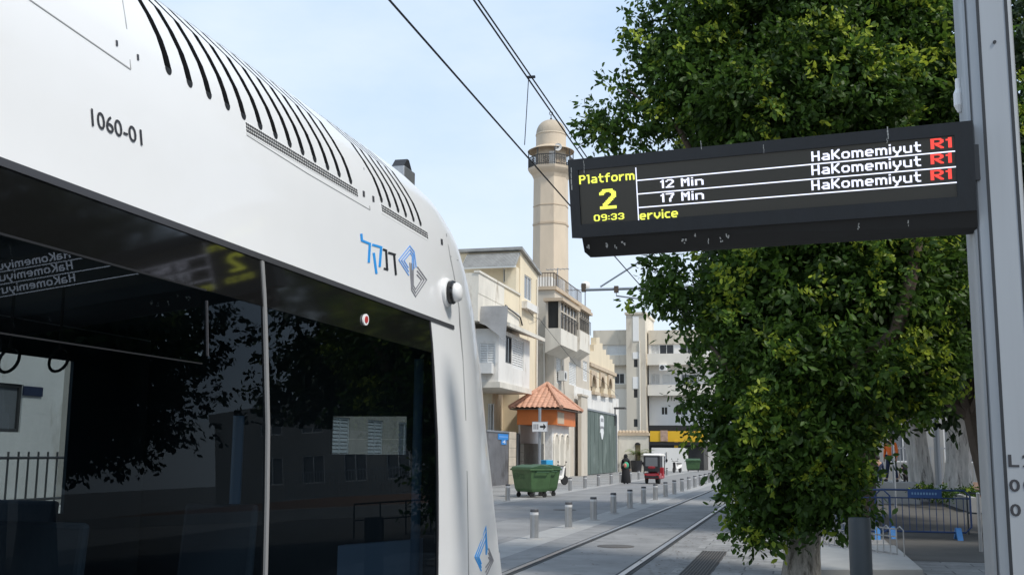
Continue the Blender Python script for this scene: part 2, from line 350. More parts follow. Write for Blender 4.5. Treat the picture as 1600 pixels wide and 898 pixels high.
    def build(s, name, mats, parent=None, smooth=False, bevel=0.0, label=None, cat=None, group=None, kind=None):
        me = bpy.data.meshes.new(name); me.from_pydata(s.v, [], s.f)
        for k in (mats if isinstance(mats, (list, tuple)) else [mats]): me.materials.append(MAT[k])
        if any(s.m): me.polygons.foreach_set('material_index', s.m)
        me.update()
        o = bpy.data.objects.new(name, me); COL.objects.link(o)
        if smooth:
            me.polygons.foreach_set('use_smooth', [True]*len(me.polygons))
            md = o.modifiers.new('es', 'EDGE_SPLIT'); md.split_angle = math.radians(40)
        if bevel:
            md = o.modifiers.new('bv', 'BEVEL'); md.width = bevel; md.segments = 2; md.limit_method = 'ANGLE'
        if parent:
            o.parent = parent; o.matrix_parent_inverse = Matrix.Identity(4)
            off = parent.matrix_world.translation if False else world_loc(parent)
            for v in me.vertices: v.co -= off
        return tag(o, label, cat, group, kind)
def world_loc(o):
    l = Vector((0, 0, 0))
    while o: l = l+o.location; o = o.parent
    return l
def copy_tree(o, parent=None):
    c = o.copy(); COL.objects.link(c); c.parent = parent
    for ch in [k for k in bpy.data.objects if k.parent == o]: copy_tree(ch, c)
    return c
def text(s, O, U, V, W, H, m, parent, name='lettering', off=0.0, ext=0.002, label=None, fit=True):
    """writing as real geometry, fitted to W x H; O lower-left corner, U right, V up (world)"""
    cu = bpy.data.curves.new('t', 'FONT'); cu.body = s; cu.extrude = ext; cu.offset = off; cu.resolution_u = 3
    t = bpy.data.objects.new('t', cu); COL.objects.link(t)
    dg = bpy.context.evaluated_depsgraph_get(); dg.update(); me = bpy.data.meshes.new_from_object(t.evaluated_get(dg))
    bpy.data.objects.remove(t); bpy.data.curves.remove(cu)
    xs = [v.co.x for v in me.vertices]; ys = [v.co.y for v in me.vertices]; x0, x1, y0, y1 = min(xs), max(xs), min(ys), max(ys)
    sx = W/(x1-x0); sy = H/(y1-y0)
    O, U, V = Vector(O), Vector(U).normalized(), Vector(V).normalized(); Nn = U.cross(V)
    wl = world_loc(parent) if parent else Vector((0, 0, 0))
    for v in me.vertices:
        c = v.co.copy(); v.co = O+U*((c.x-x0)*sx)+V*((c.y-y0)*sy)+Nn*(c.z) - wl
    me.materials.clear(); me.materials.append(MAT[m]); me.name = name
    o = bpy.data.objects.new(name, me); COL.objects.link(o)
    if parent: o.parent = parent
    return tag(o, label)
def sheet(name, x0, x1, y0, y1, z, m, kind='structure', th=0.0):
    b = MB(); b.add([(x0,y0,z),(x1,y0,z),(x1,y1,z),(x0,y1,z)], [(0,1,2,3)]); return b.build(name, m, kind=kind)
ORD = ['nearest','second','third','fourth','fifth','sixth','seventh','eighth','ninth','tenth','eleventh','twelfth','thirteenth','fourteenth','fifteenth','sixteenth','seventeenth','eighteenth','nineteenth','twentieth']

# ================================================================== GROUND
sheet('ground', -900, 900, -900, 900, 0, 'ground_earth')
sheet('left_pavement', -17.5, -10.15, -20, 140, 0.004, 'paving')
sheet('road', -10.1, -5.75, -20, 190, 0.006, 'asphalt')
sheet('kerb_strip', -5.75, -4.95, -20, 190, 0.008, 'kerb_stone')
sheet('bollard_strip', -10.75, -10.1, -20, 140, 0.008, 'kerb_stone')
sheet('track_bed', -4.95, -1.95, -20, 190, 0.006, 'track_concrete')
sheet('platform_paving', -1.95, 3.2, -20, 190, 0.008, 'platform_paving')
sheet('shaded_pavement', 3.2, 14, -20, 190, 0.006, 'dark_paving')  # tree shade is put into the dark paving colour
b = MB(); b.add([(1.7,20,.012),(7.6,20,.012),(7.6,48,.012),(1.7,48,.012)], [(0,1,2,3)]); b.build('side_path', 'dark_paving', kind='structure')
for X, lab in ((-4.27, 'left'), (-2.60, 'right')):
    r = empty('tram_rail', (X, 0, 0), f'{lab} steel tram rail set flush in the concrete track bed', 'rail', 'tram rails')
    b = MB(); b.box((X-0.045, -20, 0.0), (X+0.045, 190, 0.022)); b.build('rail_head', 'rail_steel', r)
    b = MB(); b.box((X+0.049, -20, 0.0), (X+0.12, 190, 0.012)); b.box((X-0.10, -20, 0.0), (X-0.049, 190, 0.011)); b.build('rail_groove', 'rail_groove', r)
# ================================================================== TRAM
XC = -3.52
PROF = [(-2.20, 0.28), (-2.19, 0.60), (-2.195, 0.85), (-2.197, 1.0), (-2.20, 1.3), (-2.207, 1.6), (-2.218, 1.9), (-2.235, 2.13), (-2.257, 2.42), (-2.283, 2.64), (-2.288, 2.68),
        (-2.30, 2.85), (-2.315, 3.05), (-2.325, 3.145), (-2.346, 3.272), (-2.360, 3.325), (-2.382, 3.39), (-2.412, 3.47), (-2.455, 3.555), (-2.515, 3.63), (-2.59, 3.69), (-2.70, 3.74), (-2.90, 3.775), (-3.20, 3.79), (-3.52, 3.795)]
def prof_x(z):
    for (xa, za), (xb, zb) in zip(PROF, PROF[1:]):
        if za <= z <= zb: return xa+(xb-xa)*(z-za)/(zb-za)
    return PROF[0][0]
NOSE = [(0.28, 6.9, 10.1), (0.9, 6.9, 9.78), (1.3, 6.9, 9.48), (1.9, 6.9, 9.1), (2.42, 6.85, 9.0), (2.64, 6.8, 8.98), (2.85, 6.78, 8.93), (3.05, 6.77, 8.72), (3.205, 6.76, 8.55), (3.38, 6.70, 8.40), (3.555, 6.48, 8.22), (3.69, 6.0, 7.95), (3.775, 5.7, 7.4), (3.795, 5.2, 6.4)]
def nose(z):
    for (za, ca, na), (zb, cb, nb) in zip(NOSE, NOSE[1:]):
        if za <= z <= zb: t = (z-za)/(zb-za); return ca+(cb-ca)*t, na+(nb-na)*t
    return NOSE[-1][1:]
def sx_from_px(px, py, z0=3.25):
    X = prof_x(z0); return atX(px, py, X).y
slotpx = [(265,105),(298,126),(328,146),(357,163),(382,180),(408,195),(432,209),(454,223),(474,236),(493,248),(513,261),(531,272),(549,283)]
slotpx2 = [(597,314),(610,322),(623,329.5),(635,337),(647,344.5),(658,351)]
UN = lambda y: y+(.045 if abs(y-6.48) < .03 else 0)
SL1 = [2.93, 2.79] + [UN(sx_from_px(*p)) for p in slotpx]; SL2 = [UN(sx_from_px(*p)) for p in slotpx2]
SL0 = [1.2+0.145*k for k in range(9)]
SLOTS = sorted(SL0+SL1[2:]+[2.66]+SL2)
sw = 0.024
Ys = {-9.0, -4.0, 0.0, 2.0, 6.48, 6.75}
for s_ in SLOTS: Ys |= {s_-sw, s_+sw}
Ys = sorted(y for y in Ys)
tram = empty('tram', (XC, 2, 0), 'white light rail tram filling the left of the view, dark side glass and roof vents', 'tram')
NT = 26
def cols():
    c = [('s', y) for y in Ys]+[('n', k) for k in range(1, NT)]
    return c
COLS = cols(); nc = len(COLS)
def spt(ci, z, side):      # side +1 = near (+X), nose columns run to the centre line
    X = None
    for (xa, za), (xb, zb) in zip(PROF, PROF[1:]):
        if abs(z-za) < 1e-6: X = xa
    if X is None: X = PROF[-1][0]
    hb = X-XC; yc, yn = nose(z); kind, val = COLS[ci]
    if kind == 's':
        y = val if val <= 2.0 else 2.0+(val-2.0)*min(1.0, (yc-2.0)/(6.75-2.0))
        return Vector((XC+side*hb, y, z))
    t = math.pi/2*val/(NT-1); p = 2.35
    cx = max(math.cos(t), 0)**(2/p); sy = math.sin(t)**(2/p)
    return Vector((XC+side*hb*cx, yc+(yn-yc)*sy, z))
zs = [z for _, z in PROF]
def cls(ci, zi, side):
    """what a shell cell is: body, glass, band, slot, windscreen, farwindow"""
    za, zb = zs[zi], zs[zi+1]; k0, v0 = COLS[ci]; k1, v1 = COLS[ci+1]
    if k1 == 's':
        if side > 0:
            if v1 <= 6.481 and za >= 0.84 and zb <= 2.421: return 'hopper' if za > 2.12 and v1 < 3.8 else 'glass'
            if v1 <= 6.481 and za >= 2.41 and zb <= 2.641: return 'band'
        else:
            if za >= 1.29 and zb <= 2.421 and v1 <= 6.76: return 'farwin'
        if 3.204 < za and zb <= 3.70 and any(abs(v0-(s_-sw)) < 1e-6 and abs(v1-(s_+sw)) < 1e-6 for s_ in SLOTS): return 'slot'
        return 'body'
    if k0 == 'n' and za >= 0.99 and zb <= 2.641 and v0 >= 8: return 'screen'
    return 'nose' if k0 == 'n' else 'body'
slot_parts = {}
parts = {k: MB() for k in ('body', 'glass', 'hopper', 'band', 'slot', 'screen', 'nose', 'farwin')}
grid = {}
for side in (1, -1):
    for ci in range(nc-1):
        for zi in range(len(zs)-1):
            q = [spt(ci, zs[zi], side), spt(ci+1, zs[zi], side), spt(ci+1, zs[zi+1], side), spt(ci, zs[zi+1], side)]
            if side < 0: q.reverse()
            k = cls(ci, zi, side)
            n_ = (q[1]-q[0]).cross(q[3]-q[0])
            n_ = n_.normalized() if n_.length > 1e-9 else Vector((0, 0, 1))
            if k == 'slot':
                n_ = Vector((side*0.75, 0, 0.66)).normalized()
                q2 = [p-n_*0.05 for p in q]
                sp_ = slot_parts.setdefault((side, COLS[ci][1]), MB()); sp_.add(q2, [(0,1,2,3)])
                sp_.add(q+q2, [(0,4,7,3),(1,2,6,5)])
                if zi == 14: sp_.add(q+q2, [(0,1,5,4)])
            elif k in ('glass', 'hopper', 'farwin', 'screen'):
                parts[k].add([p-n_*0.004 for p in q], [(0,1,2,3)])
            else: parts[k].add(q, [(0,1,2,3)])
def weld(mb, name, m, parent, smooth=True):
    o = mb.build(name, m, parent)
    bm = bmesh.new(); bm.from_mesh(o.data); bmesh.ops.remove_doubles(bm, verts=bm.verts, dist=1e-4); bm.to_mesh(o.data); bm.free()
    if smooth: o.data.polygons.foreach_set('use_smooth', [True]*len(o.data.polygons))
    return o
shell_bm = MB(); shell_bm.v = list(parts['body'].v); shell_bm.f = list(parts['body'].f); shell_bm.m = [0]*len(shell_bm.f)
bo = len(shell_bm.v); shell_bm.v += parts['nose'].v; shell_bm.f += [tuple(i+bo for i in f) for f in parts['nose'].f]; shell_bm.m += [0]*len(parts['nose'].f)
shell = weld(shell_bm, 'body_shell', 'tram_white', tram)
allv = shell_bm.v+[v for k in ('glass', 'band', 'screen', 'slot') for v in parts[k].v]
# bvh for placing markings on the curved shell
bv_v, bv_f = [], []
for k in ('body', 'nose', 'glass', 'hopper', 'band', 'screen'):
    o0 = len(bv_v); bv_v += [Vector(p) for p in parts[k].v]; bv_f += [tuple(i+o0 for i in f) for f in parts[k].f]
BVH = BVHTree.FromPolygons(bv_v, bv_f)
weld(parts['glass'], 'side_window', 'tram_glass', tram)
weld(parts['hopper'], 'hopper_window', 'hopper_glass', tram)
weld(parts['band'], 'window_band', 'black_gloss', tram)
for (sd_, v0_), sp_ in slot_parts.items():      # rounded lower end of each louvre
    yc_ = nose(3.272)[0]; yq = v0_+sw; yq = yq if yq <= 2 else 2+(yq-2)*min(1, (yc_-2)/4.75); X_ = prof_x(3.272)
    arc = [Vector((XC+sd_*(prof_x(3.2721-.03*math.sin(t))-XC+.0015), yq+sw*.97*math.cos(t), 3.2722-.030*math.sin(t))) for t in np.linspace(0, math.pi, 9)]
    sp_.add(arc, [tuple(range(9)) if sd_ < 0 else tuple(reversed(range(9)))])
for sp_ in slot_parts.values(): weld(sp_, 'vent_recess', 'vent_dark', tram, False)
weld(parts['screen'], 'windscreen', 'tram_glass', tram)
weld(parts['farwin'], 'far_window', 'clear_glass', tram)
def hit(px, py, off=0.003):
    d = ray(px, py).normalized(); h = BVH.ray_cast(CAM, d)
    if h[0] is None: return None
    n_ = h[1] if h[1].dot(d) < 0 else -h[1]
    return h[0]+n_*off
def decal(polys, name, m, off=0.003, parent=None, th=0.0015):
    b = MB()
    for pl in polys:
        ps = [hit(*p, off) for p in pl]
        if any(p is None for p in ps): continue
        c = sum(ps, Vector())/len(ps); n_ = (ps[1]-ps[0]).cross(ps[2]-ps[0]); n_.normalize()
        if n_.dot(CAM-c) < 0: ps.reverse(); n_ = -n_
        b.prism(ps, -n_*th)
    return b.build(name, m, parent or tram)
def stroke(pts, w_, seg=0, w2=None):
    """thick pixel polyline -> list of quads with mitred joints"""
    P = [np.array(p, float) for p in pts]; out_ = []
    nrm = []
    for a, c in zip(P, P[1:]):
        d = (c-a)/np.linalg.norm(c-a); nrm.append(np.array([-d[1], d[0]]))
    off = []
    for i in range(len(P)):
        if i == 0: off.append(nrm[0]*w_/2)
        elif i == len(P)-1: off.append(nrm[-1]*w_/2)
        else:
            mm = nrm[i-1]+nrm[i]; mm = mm/np.linalg.norm(mm); off.append(mm*w_/2/max(0.35, mm@nrm[i]))
    for i in range(len(P)-1):
        out_.append([tuple(P[i]+off[i]), tuple(P[i+1]+off[i+1]), tuple(P[i+1]-off[i+1]), tuple(P[i]-off[i])])
    return out_
c4 = lambda x, y: (400+x/2.9925, 300+y/2.9925)
def S4(pts, w_): return stroke([c4(*p) for p in pts], w_/2.9925)
# frame gasket above the glass, seams, doors
def side_strip(y0, y1, z0, z1, name, m, off=0.004, th=0.01, n=12):
    b = MB(); top = []; bot = []
    if y1-y0 > z1-z0:
        for k in range(n+1):
            y = y0+(y1-y0)*k/n; bot.append(Vector((prof_x(z0)+off, y, z0))); top.append(Vector((prof_x(z1)+off, y, z1)))
    else:
        for k in range(n+1):
            z = z0+(z1-z0)*k/n; bot.append(Vector((prof_x(z)+off, y1, z))); top.append(Vector((prof_x(z)+off, y0, z)))
    vs = bot+top; N1 = n+1; fs = [(i, i+1, N1+i+1, N1+i) for i in range(n)]
    vs2 = [v-Vector((th, 0, 0)) for v in vs]
    fs2 = [(0+i+2*N1, 2*N1+N1+i, 2*N1+N1+i+1, 2*N1+i+1) for i in range(n)]
    edge = [(i, 2*N1+i, 2*N1+i+1, i+1) for i in range(n)]+[(N1+i, N1+i+1, 3*N1+i+1, 3*N1+i) for i in range(n)]
    b.add(vs+vs2, fs+fs2+edge+[(0, N1, 3*N1, 2*N1), (n, 2*N1+n, 3*N1+n, N1+n)])
    return b.build(name, m, tram)
side_strip(-6, 6.98, 2.628, 2.655, 'window_gasket', 'gasket', 0.006)
YD = atX(421, 700, -2.205).y
side_strip(YD-0.012, YD+0.012, 0.86, 2.625, 'door_seam', 'door_seam', 0.006)
side_strip(6.47, 6.49, 0.86, 2.627, 'window_edge_trim', 'rubber', 0.004)
# hopper window outline
hy = 3.74
side_strip(0.4, hy, 2.417, 2.424, 'hopper_frame', 'vent_dark', 0.002); side_strip(0.4, hy-0.04, 2.124, 2.129, 'hopper_frame', 'vent_dark', 0.002)
side_strip(hy, hy+0.007, 2.16, 2.38, 'hopper_frame', 'gasket', 0.003)
# panel seams on the white cowl
decal(stroke([(40, -4), (204, 109)], 1.6), 'panel_seam', 'seam_grey', 0.002)
decal(stroke([(190, -5), (197, 40), (204, 109)], 1.2), 'panel_seam', 'seam_grey', 0.002)
decal(stroke([(557, 216), (568, 262), (578, 328)], 1.2), 'panel_seam', 'seam_grey', 0.002)
decal(stroke([(385, 211), (480, 271), (578, 328)], 0.9), 'panel_seam', 'seam_grey', 0.002)
decal(stroke([(703, 400), (711, 440), (717, 480), (723, 560), (727, 640), (730, 760), (732, 898)], 1.3), 'nose_seam', 'seam_grey', 0.002)
decal(stroke([(690, 330), (697, 365), (703, 400), (716, 407)], 1.2), 'nose_seam', 'seam_grey', 0.002)
for p in ((182, 68), (215, 90), (568, 303), (583, 311), (690, 378)):
    decal([[(p[0]-1.7, p[1]-5), (p[0]+1.2, p[1]-4), (p[0]+1.7, p[1]+5), (p[0]-1.2, p[1]+4)]], 'panel_screw', 'gasket', 0.003)
# perforated grilles
def grille(a, b_, hgt, n, rows=3):
    polys = []
    for k in range(n):
        t = k/(n-1); x = a[0]+(b_[0]-a[0])*t; y = a[1]+(b_[1]-a[1])*t
        s_ = hgt[0]+(hgt[1]-hgt[0])*t; w_ = abs(b_[0]-a[0])/n*0.62
        for r in range(rows):
            y0 = y+s_*(r+.08)/rows; y1 = y+s_*(r+.9)/rows; sh = .5*r
            polys += [[(x+sh, y0), (x+sh+w_, y0+.4), (x+sh+w_+1.2, y1+.4), (x+sh+1.2, y1)]]
    return decal(polys, 'grille', 'vent_dark', 0.003)
decal([[(381, 188), (556, 294), (558, 308), (384, 208)]], 'grille_plate', 'white_plastic', 0.0015)
decal([[(593, 317), (667, 362), (668, 376), (596, 333)]], 'grille_plate', 'white_plastic', 0.0015)
grille((383, 191), (555, 295), (16, 12), 60); grille((595, 319), (665, 362), (12, 11), 28)
# fleet number
o_ = text('1060-01', (0, 0, 0), (1, 0, 0), (0, 0, 1), 1, 1, 'marking_black', None, 'fleet_number', off=0.004)
q00, q10, q01, q11 = np.array((143, 197.)), np.array((222, 228.)), np.array((141, 169.)), np.array((220, 203.))
for v in o_.data.vertices:
    a, c = v.co.x, v.co.z; p = (1-a)*(1-c)*q00+a*(1-c)*q10+(1-a)*c*q01+a*c*q11
    v.co = hit(p[0], p[1], 0.003+ (0.0006 if v.co.y < 0 else 0)) - world_loc(tram)
o_.parent = tram
# operator lettering and emblem
decal(S4([(491, 195), (494, 227), (531, 242), (526, 330)], 10)+S4([(542, 246), (584, 258), (577, 350)], 10)+S4([(549, 284), (562, 382)], 10), 'operator_lettering', 'logo_blue')
decal(S4([(592, 268), (607, 273), (612, 362)], 9)+S4([(596, 357), (617, 364)], 9)+S4([(617, 283), (652, 294)], 10)+S4([(644, 290), (653, 388)], 9), 'operator_lettering', 'logo_black')
em = []; emg = []
for k in range(3):
    i = k*12
    em += S4([(714-i*0.1, 390-i*1.5), (667+i, 317+i*0.1), (718+i*0.1, 252+i*1.35), (738-i*0.35, 278+i*0.9), (748-i*0.75, 352+i*.5)], 4.2)
    emg += S4([(753-i*0.1, 349+i*1.5), (797-i, 410), (745, 488-i*1.4), (727+i*0.3, 458-i*0.9), (718+i*0.65, 330+i*.2)], 4.2)
decal(em, 'operator_emblem', 'logo_pale'); decal(emg, 'operator_emblem', 'logo_grey')
c6 = lambda x, y: (400+x/2.9925, 598+y/2.9925)
def S6(pts, w_): return stroke([c6(*p) for p in pts], w_/2.9925)
em = []; emg = []
for k in range(3):
    i = k*11
    em += S6([(1053, 878-i*1.5), (1023+i*0.8, 812), (1074, 672+i*2.6), (1080-i*0.2, 780+i)], 5)
    emg += S6([(1086, 772+i*1.8), (1108-i*0.6, 828), (1073, 905-i*2)], 5)
decal(em, 'nose_emblem', 'logo_blue'); decal(emg, 'nose_emblem', 'logo_grey')
# red marker on the glass
def ell(cx, cy, rx, ry, n=16): return [[(cx+rx*math.cos(2*math.pi*k/n), cy+ry*math.sin(2*math.pi*k/n)) for k in range(n)]]
mk = decal(ell(569.5, 499.5, 4.4, 9), 'marker_ring', 'white_plastic', 0.010, th=0.008)
decal(ell(569.5, 499.5, 2.4, 5.5), 'marker_dot', 'marker_red', 0.014, th=0.008)
# side camera pod
pc = atX(697, 457, prof_x(2.85)); pod = MB(); pod.lathe([(0.094, -0.02), (0.100, 0.008), (0.096, 0.022), (0.072, 0.03)], pc, 28, ax='x')
po = pod.build('camera_pod', 'white_plastic', tram, smooth=True)
pb = MB(); pb.lathe([(0.080, 0.02), (0.082, 0.052), (0.072, 0.064)], pc, 28, ax='x'); pb.build('lens_ring', 'black_gloss', po, smooth=True)
pb = MB(); pb.lathe([(0.066, 0.058), (0.066, 0.08), (0.056, 0.098), (0.03, 0.108), (0.004, 0.11)], pc+Vector((0, 0.012, 0)), 28, ax='x'); pb.build('pod_cap', 'white_plastic', po, smooth=True)
# roof aerial
pa = atX(628, 262, -2.9)
b = MB(); b.box((pa.x-0.06, pa.y-0.10, 3.66), (pa.x+0.06, pa.y+0.14, pa.z-0.01)); ae = b.build('aerial_base', 'steel', tram, bevel=0.01)
b = MB(); b.prism([(pa.x-0.05, pa.y-0.09, pa.z-0.01), (pa.x-0.05, pa.y+0.09, pa.z-0.01), (pa.x-0.05, pa.y+0.02, pa.z+0.06), (pa.x-0.05, pa.y-0.02, pa.z+0.06)], (0.10, 0, 0)); b.build('aerial_fin', 'rubber', ae)
# bumper trim below the nose
b = MB(); prev = None
pts = [spt(ci, 0.9, 1)+Vector((0.03, 0.03, 0)) for ci in range(nc-NT+6, nc-1)]
b.tube([p+Vector((0, 0.02, -0.1)) for p in pts], 0.05, 8)
b.build('bumper', 'steel', tram, smooth=True)
# interior
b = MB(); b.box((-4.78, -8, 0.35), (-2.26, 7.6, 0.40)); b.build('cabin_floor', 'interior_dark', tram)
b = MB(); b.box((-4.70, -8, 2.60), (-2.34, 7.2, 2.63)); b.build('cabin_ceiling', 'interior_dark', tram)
def px_far(px, py, X=-4.76): p = atX(px, py, X); return p.y, p.z
fy1, _ = px_far(104, 700); 
b = MB()
def lining(holes, y0, y1, z0, z1):
    b.facade((-4.76, y0, z0), (0, 1, 0), (0, 0, 1), (1, 0, 0), y1-y0, z1-z0, [], 0.02)
yl = [-8, 3.9, fy1, 7.4]
_, zb0 = px_far(50, 805); _, zt0 = px_far(50, 556)
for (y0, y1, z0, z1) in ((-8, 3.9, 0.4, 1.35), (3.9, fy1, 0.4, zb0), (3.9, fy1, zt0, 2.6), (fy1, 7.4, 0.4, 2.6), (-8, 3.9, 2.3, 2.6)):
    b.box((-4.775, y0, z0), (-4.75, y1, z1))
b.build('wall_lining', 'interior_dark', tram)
# cab bulkhead with window, seen through to the street ahead
YB = 7.05
a_, c_ = atY(518, 650, YB), atY(634, 710, YB)
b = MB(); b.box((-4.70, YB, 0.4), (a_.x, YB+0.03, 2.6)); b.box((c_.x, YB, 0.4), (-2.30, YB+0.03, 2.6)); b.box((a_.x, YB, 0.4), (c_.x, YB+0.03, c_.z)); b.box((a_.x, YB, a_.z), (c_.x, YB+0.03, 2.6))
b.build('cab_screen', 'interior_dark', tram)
for px in (652, 371):
    Y = 6.2 if px > 600 else 6.4
    p = atY(px, 700, 6.92) if px > 600 else atX(px, 700, -3.3)
    b = MB(); b.tube([(p.x, p.y, 0.4), (p.x, p.y, 2.42 if px > 600 else 2.0)], 0.034, 10); b.build('blue_upright', 'upright_blue', tram, smooth=True)  # blue vertical tube behind the side glass
a_, c_ = atY(528, 852, 6.9), atY(652, 898, 6.9)
b = MB(); b.prism([(a_.x, 6.9, 0.7), (c_.x, 6.9, 0.7), (c_.x, 6.9, a_.z+0.06), (a_.x, 6.9, a_.z)], (0, 0.1, 0)); b.build('blue_panel', 'panel_blue', tram)  # pale blue upright panel low behind the side glass
for (xx, yy) in ((-3.0, 2.6), (-3.0, 3.5), (-4.3, 2.6), (-4.3, 5.0), (-3.1, 5.1)):
    b = MB(); b.box((xx-0.22, yy-0.22, 0.78), (xx+0.22, yy+0.22, 0.86)); b.prism([(xx-0.22, yy+0.20, 0.8), (xx-0.22, yy+0.28, 0.8), (xx-0.22, yy+0.34, 1.5), (xx-0.22, yy+0.29, 1.5)], (0.44, 0, 0)); b.box((xx-0.05, yy-0.1, 0.4), (xx+0.05, yy+0.1, 0.78))
    b.build('passenger_seat', 'seat_blue', tram, bevel=0.02)
b = MB()
for px in (14, 92):                                # hanging strap loops
    p = atX(px, 562, -3.6); b.tube([(p.x+0.055*math.cos(t), p.y+0.02*math.sin(t), p.z+0.06*math.sin(t)) for t in np.linspace(0, 2*math.pi, 17)], 0.008, 6)
    b.tube([(p.x, p.y, p.z+0.06), (p.x, p.y, 2.6)], 0.008, 6)
b.build('hanging_straps', 'rubber', tram)
b = MB(); b.box((XC-1.1, -8.5, 0.1), (XC+1.1, 7.2, 0.3)); b.build('underframe', 'rubber', tram)

# ================================================================== DEPARTURE BOARD AND MAST
A, T = math.radians(-7.0), math.radians(10)
BO = atY(887, 250, 6.3)
BH = Vector((math.cos(A), math.sin(A), 0)); bn0 = Vector((math.sin(A), -math.cos(A), 0))
BV = Vector((0, 0, -1))*math.cos(T)-bn0*math.sin(T); BN = BH.cross(BV)
if BN.dot(bn0) < 0: BN = -BN
def buv(px, py, k=0.0):
    d = ray(px, py); s_ = ((BO+BN*k-CAM).dot(BN))/d.dot(BN); X = CAM+d*s_-BO; return X.dot(BH), X.dot(BV)
def bp(u, v, k=0.0): return BO+BH*u+BV*v+BN*k
BW, BHT = 2.31, 0.485
board = empty('departure_board', bp(1.15, 0.24, -0.1), 'black LED departure board showing Platform 2, hanging out from the mast', 'display board')
def bbox(mb, u0, u1, v0, v1, k0, k1):
    mb.prism([bp(u0, v0, k1), bp(u1, v0, k1), bp(u1, v1, k1), bp(u0, v1, k1)], BN*(k0-k1)); return mb
s0, s1, t0, t1 = 0.062, 2.215, 0.070, 0.405
b = MB()
b.facade(bp(0, 0, 0), BH, BV, BN, BW, BHT, [(s0, s1, t0, t1)], 0.012)
b.add([bp(0,0,0), bp(BW,0,0), bp(BW,BHT,0), bp(0,BHT,0), bp(0,0,-.22), bp(BW,0,-.22), bp(BW,BHT,-.22), bp(0,BHT,-.22)], [(0,4,5,1),(1,5,6,2),(2,6,7,3),(3,7,4,0),(4,7,6,5)])
hs = b.build('housing', 'board_black', board)
b = MB(); b.add([bp(s0+.001, t0+.001, -.010), bp(s1-.001, t0+.001, -.010), bp(s1-.001, t1-.001, -.010), bp(s0+.001, t1-.001, -.010)], [(0,3,2,1)]); scr = b.build('screen', 'screen', board)
b = MB()
b.prism([bp(.055, BHT, -.03), bp(BW, BHT, -.03), bp(BW, BHT+.09, -.05), bp(BW, BHT+.125, -.09), bp(.085, BHT+.125, -.09), bp(.06, BHT+.09, -.05)], BN*-.12)
b.build('lower_housing', 'board_lower', board)
KL = -0.0085
GL = {'P': '####.|#...#|#...#|####.|#....|#....|#....', 'l': '##|.#|.#|.#|.#|.#|.#', 'a': '.....|.....|.###.|....#|.####|#...#|.####', 't': '.#..|.#..|####|.#..|.#..|.#..|..##', 'f': '..##|.#..|####|.#..|.#..|.#..|.#..', 'o': '.....|.....|.###.|#...#|#...#|#...#|.###.',
 'r': '....|....|#.##|##..|#...|#...|#...', 'm': '.......|.......|###.##.|#..#..#|#..#..#|#..#..#|#..#..#', '2': '.###.|#...#|....#|...#.|..#..|.#...|#####', '0': '.###.|#...#|#...#|#...#|#...#|#...#|.###.', '9': '.###.|#...#|#...#|.####|....#|....#|.###.', ':': '.|.|#|.|.|#|.', '3': '.###.|#...#|....#|..##.|....#|#...#|.###.',
 'e': '.....|.....|.###.|#...#|#####|#....|.###.', 'v': '.....|.....|#...#|#...#|#...#|.#.#.|..#..', 'i': '#|.|#|#|#|#|#', 'c': '....|....|.###|#...|#...|#...|.###', '1': '.#|##|.#|.#|.#|.#|.#', '7': '#####|....#|...#.|...#.|..#..|..#..|..#..', 'M': '#...#|##.##|#.#.#|#.#.#|#...#|#...#|#...#',
 'n': '.....|.....|####.|#...#|#...#|#...#|#...#', 'H': '#...#|#...#|#...#|#####|#...#|#...#|#...#', 'K': '#...#|#..#.|#.#..|##...|#.#..|#..#.|#...#', 'y': '.....|.....|#...#|#...#|#...#|.#.#.|..#..|..#..|.#...', 'u': '.....|.....|#...#|#...#|#...#|#...#|.####', 'R': '####.|#...#|#...#|####.|#.#..|#..#.|#...#', ' ': '..|..|..|..|..|..|..'}
def led(s_, x0, y0, x1, y1, m_, bold=.30):
    """dot matrix writing; x0,y0 lower-left pixel and x1,y1 upper-right pixel of the writing in the photograph"""
    u0, v0 = buv(x0, y0, KL); u1, v1 = buv(x1, y1, KL); on = set(); X = 0; hh = 7
    for ch in s_:
        rows = GL[ch].split('|'); hh = max(hh, len(rows))
        for j, rw in enumerate(rows):
            for i, q in enumerate(rw):
                if q == '#': on.add((X+i, j))
        X += len(rows[0])+1.35
    Wc = X-1.35; cw = (u1-u0)/(Wc+bold); chh = (v0-v1)/(hh+.12); b = MB()
    def rect(a, c, d, e): b.prism([bp(u0+a*cw, v1+d*chh, KL), bp(u0+c*cw, v1+d*chh, KL), bp(u0+c*cw, v1+e*chh, KL), bp(u0+a*cw, v1+e*chh, KL)], BN*-.0008)
    for (i, j) in on:
        rect(i, i+1+bold, j+.02, j+1.08)
        for di in (-1, 1):                        # diagonal joins
            if (i+di, j+1) in on and (i+di, j) not in on and (i, j+1) not in on:
                rect(i+di*.5, i+di*.5+1+bold, j+.6, j+1.5)
    return b.build('lettering', m_, scr)
k5 = lambda x, y: (870+x/3.5925, 170+y/3.5925)
k6 = lambda x, y: (1230+x/3.592, 170+y/3.592)
led('Platform', *k5(127, 425), *k5(434, 347), 'led_yellow')
led('2', *k5(243, 566), *k5(330, 446), 'led_yellow', .55)
led('09:33', *k5(209, 632), *k5(377, 583), 'led_yellow')
led('ervice', *k5(466, 624), *k5(678, 558), 'led_yellow')
led('12 Min', *k5(582, 447), *k5(822, 379), 'led_white')
led('17 Min', *k5(584, 526), *k5(824, 457), 'led_white')
for (y0, y1) in ((298, 188), (376, 268), (460, 356)):
    led('HaKomemiyut', *k6(138, y0+14), *k6(749, y1-4), 'led_white')
for (y0, y1) in ((228, 163), (313, 250), (403, 340)): led('R1', *k6(806, y0), *k6(922, y1-4), 'led_red', .5)
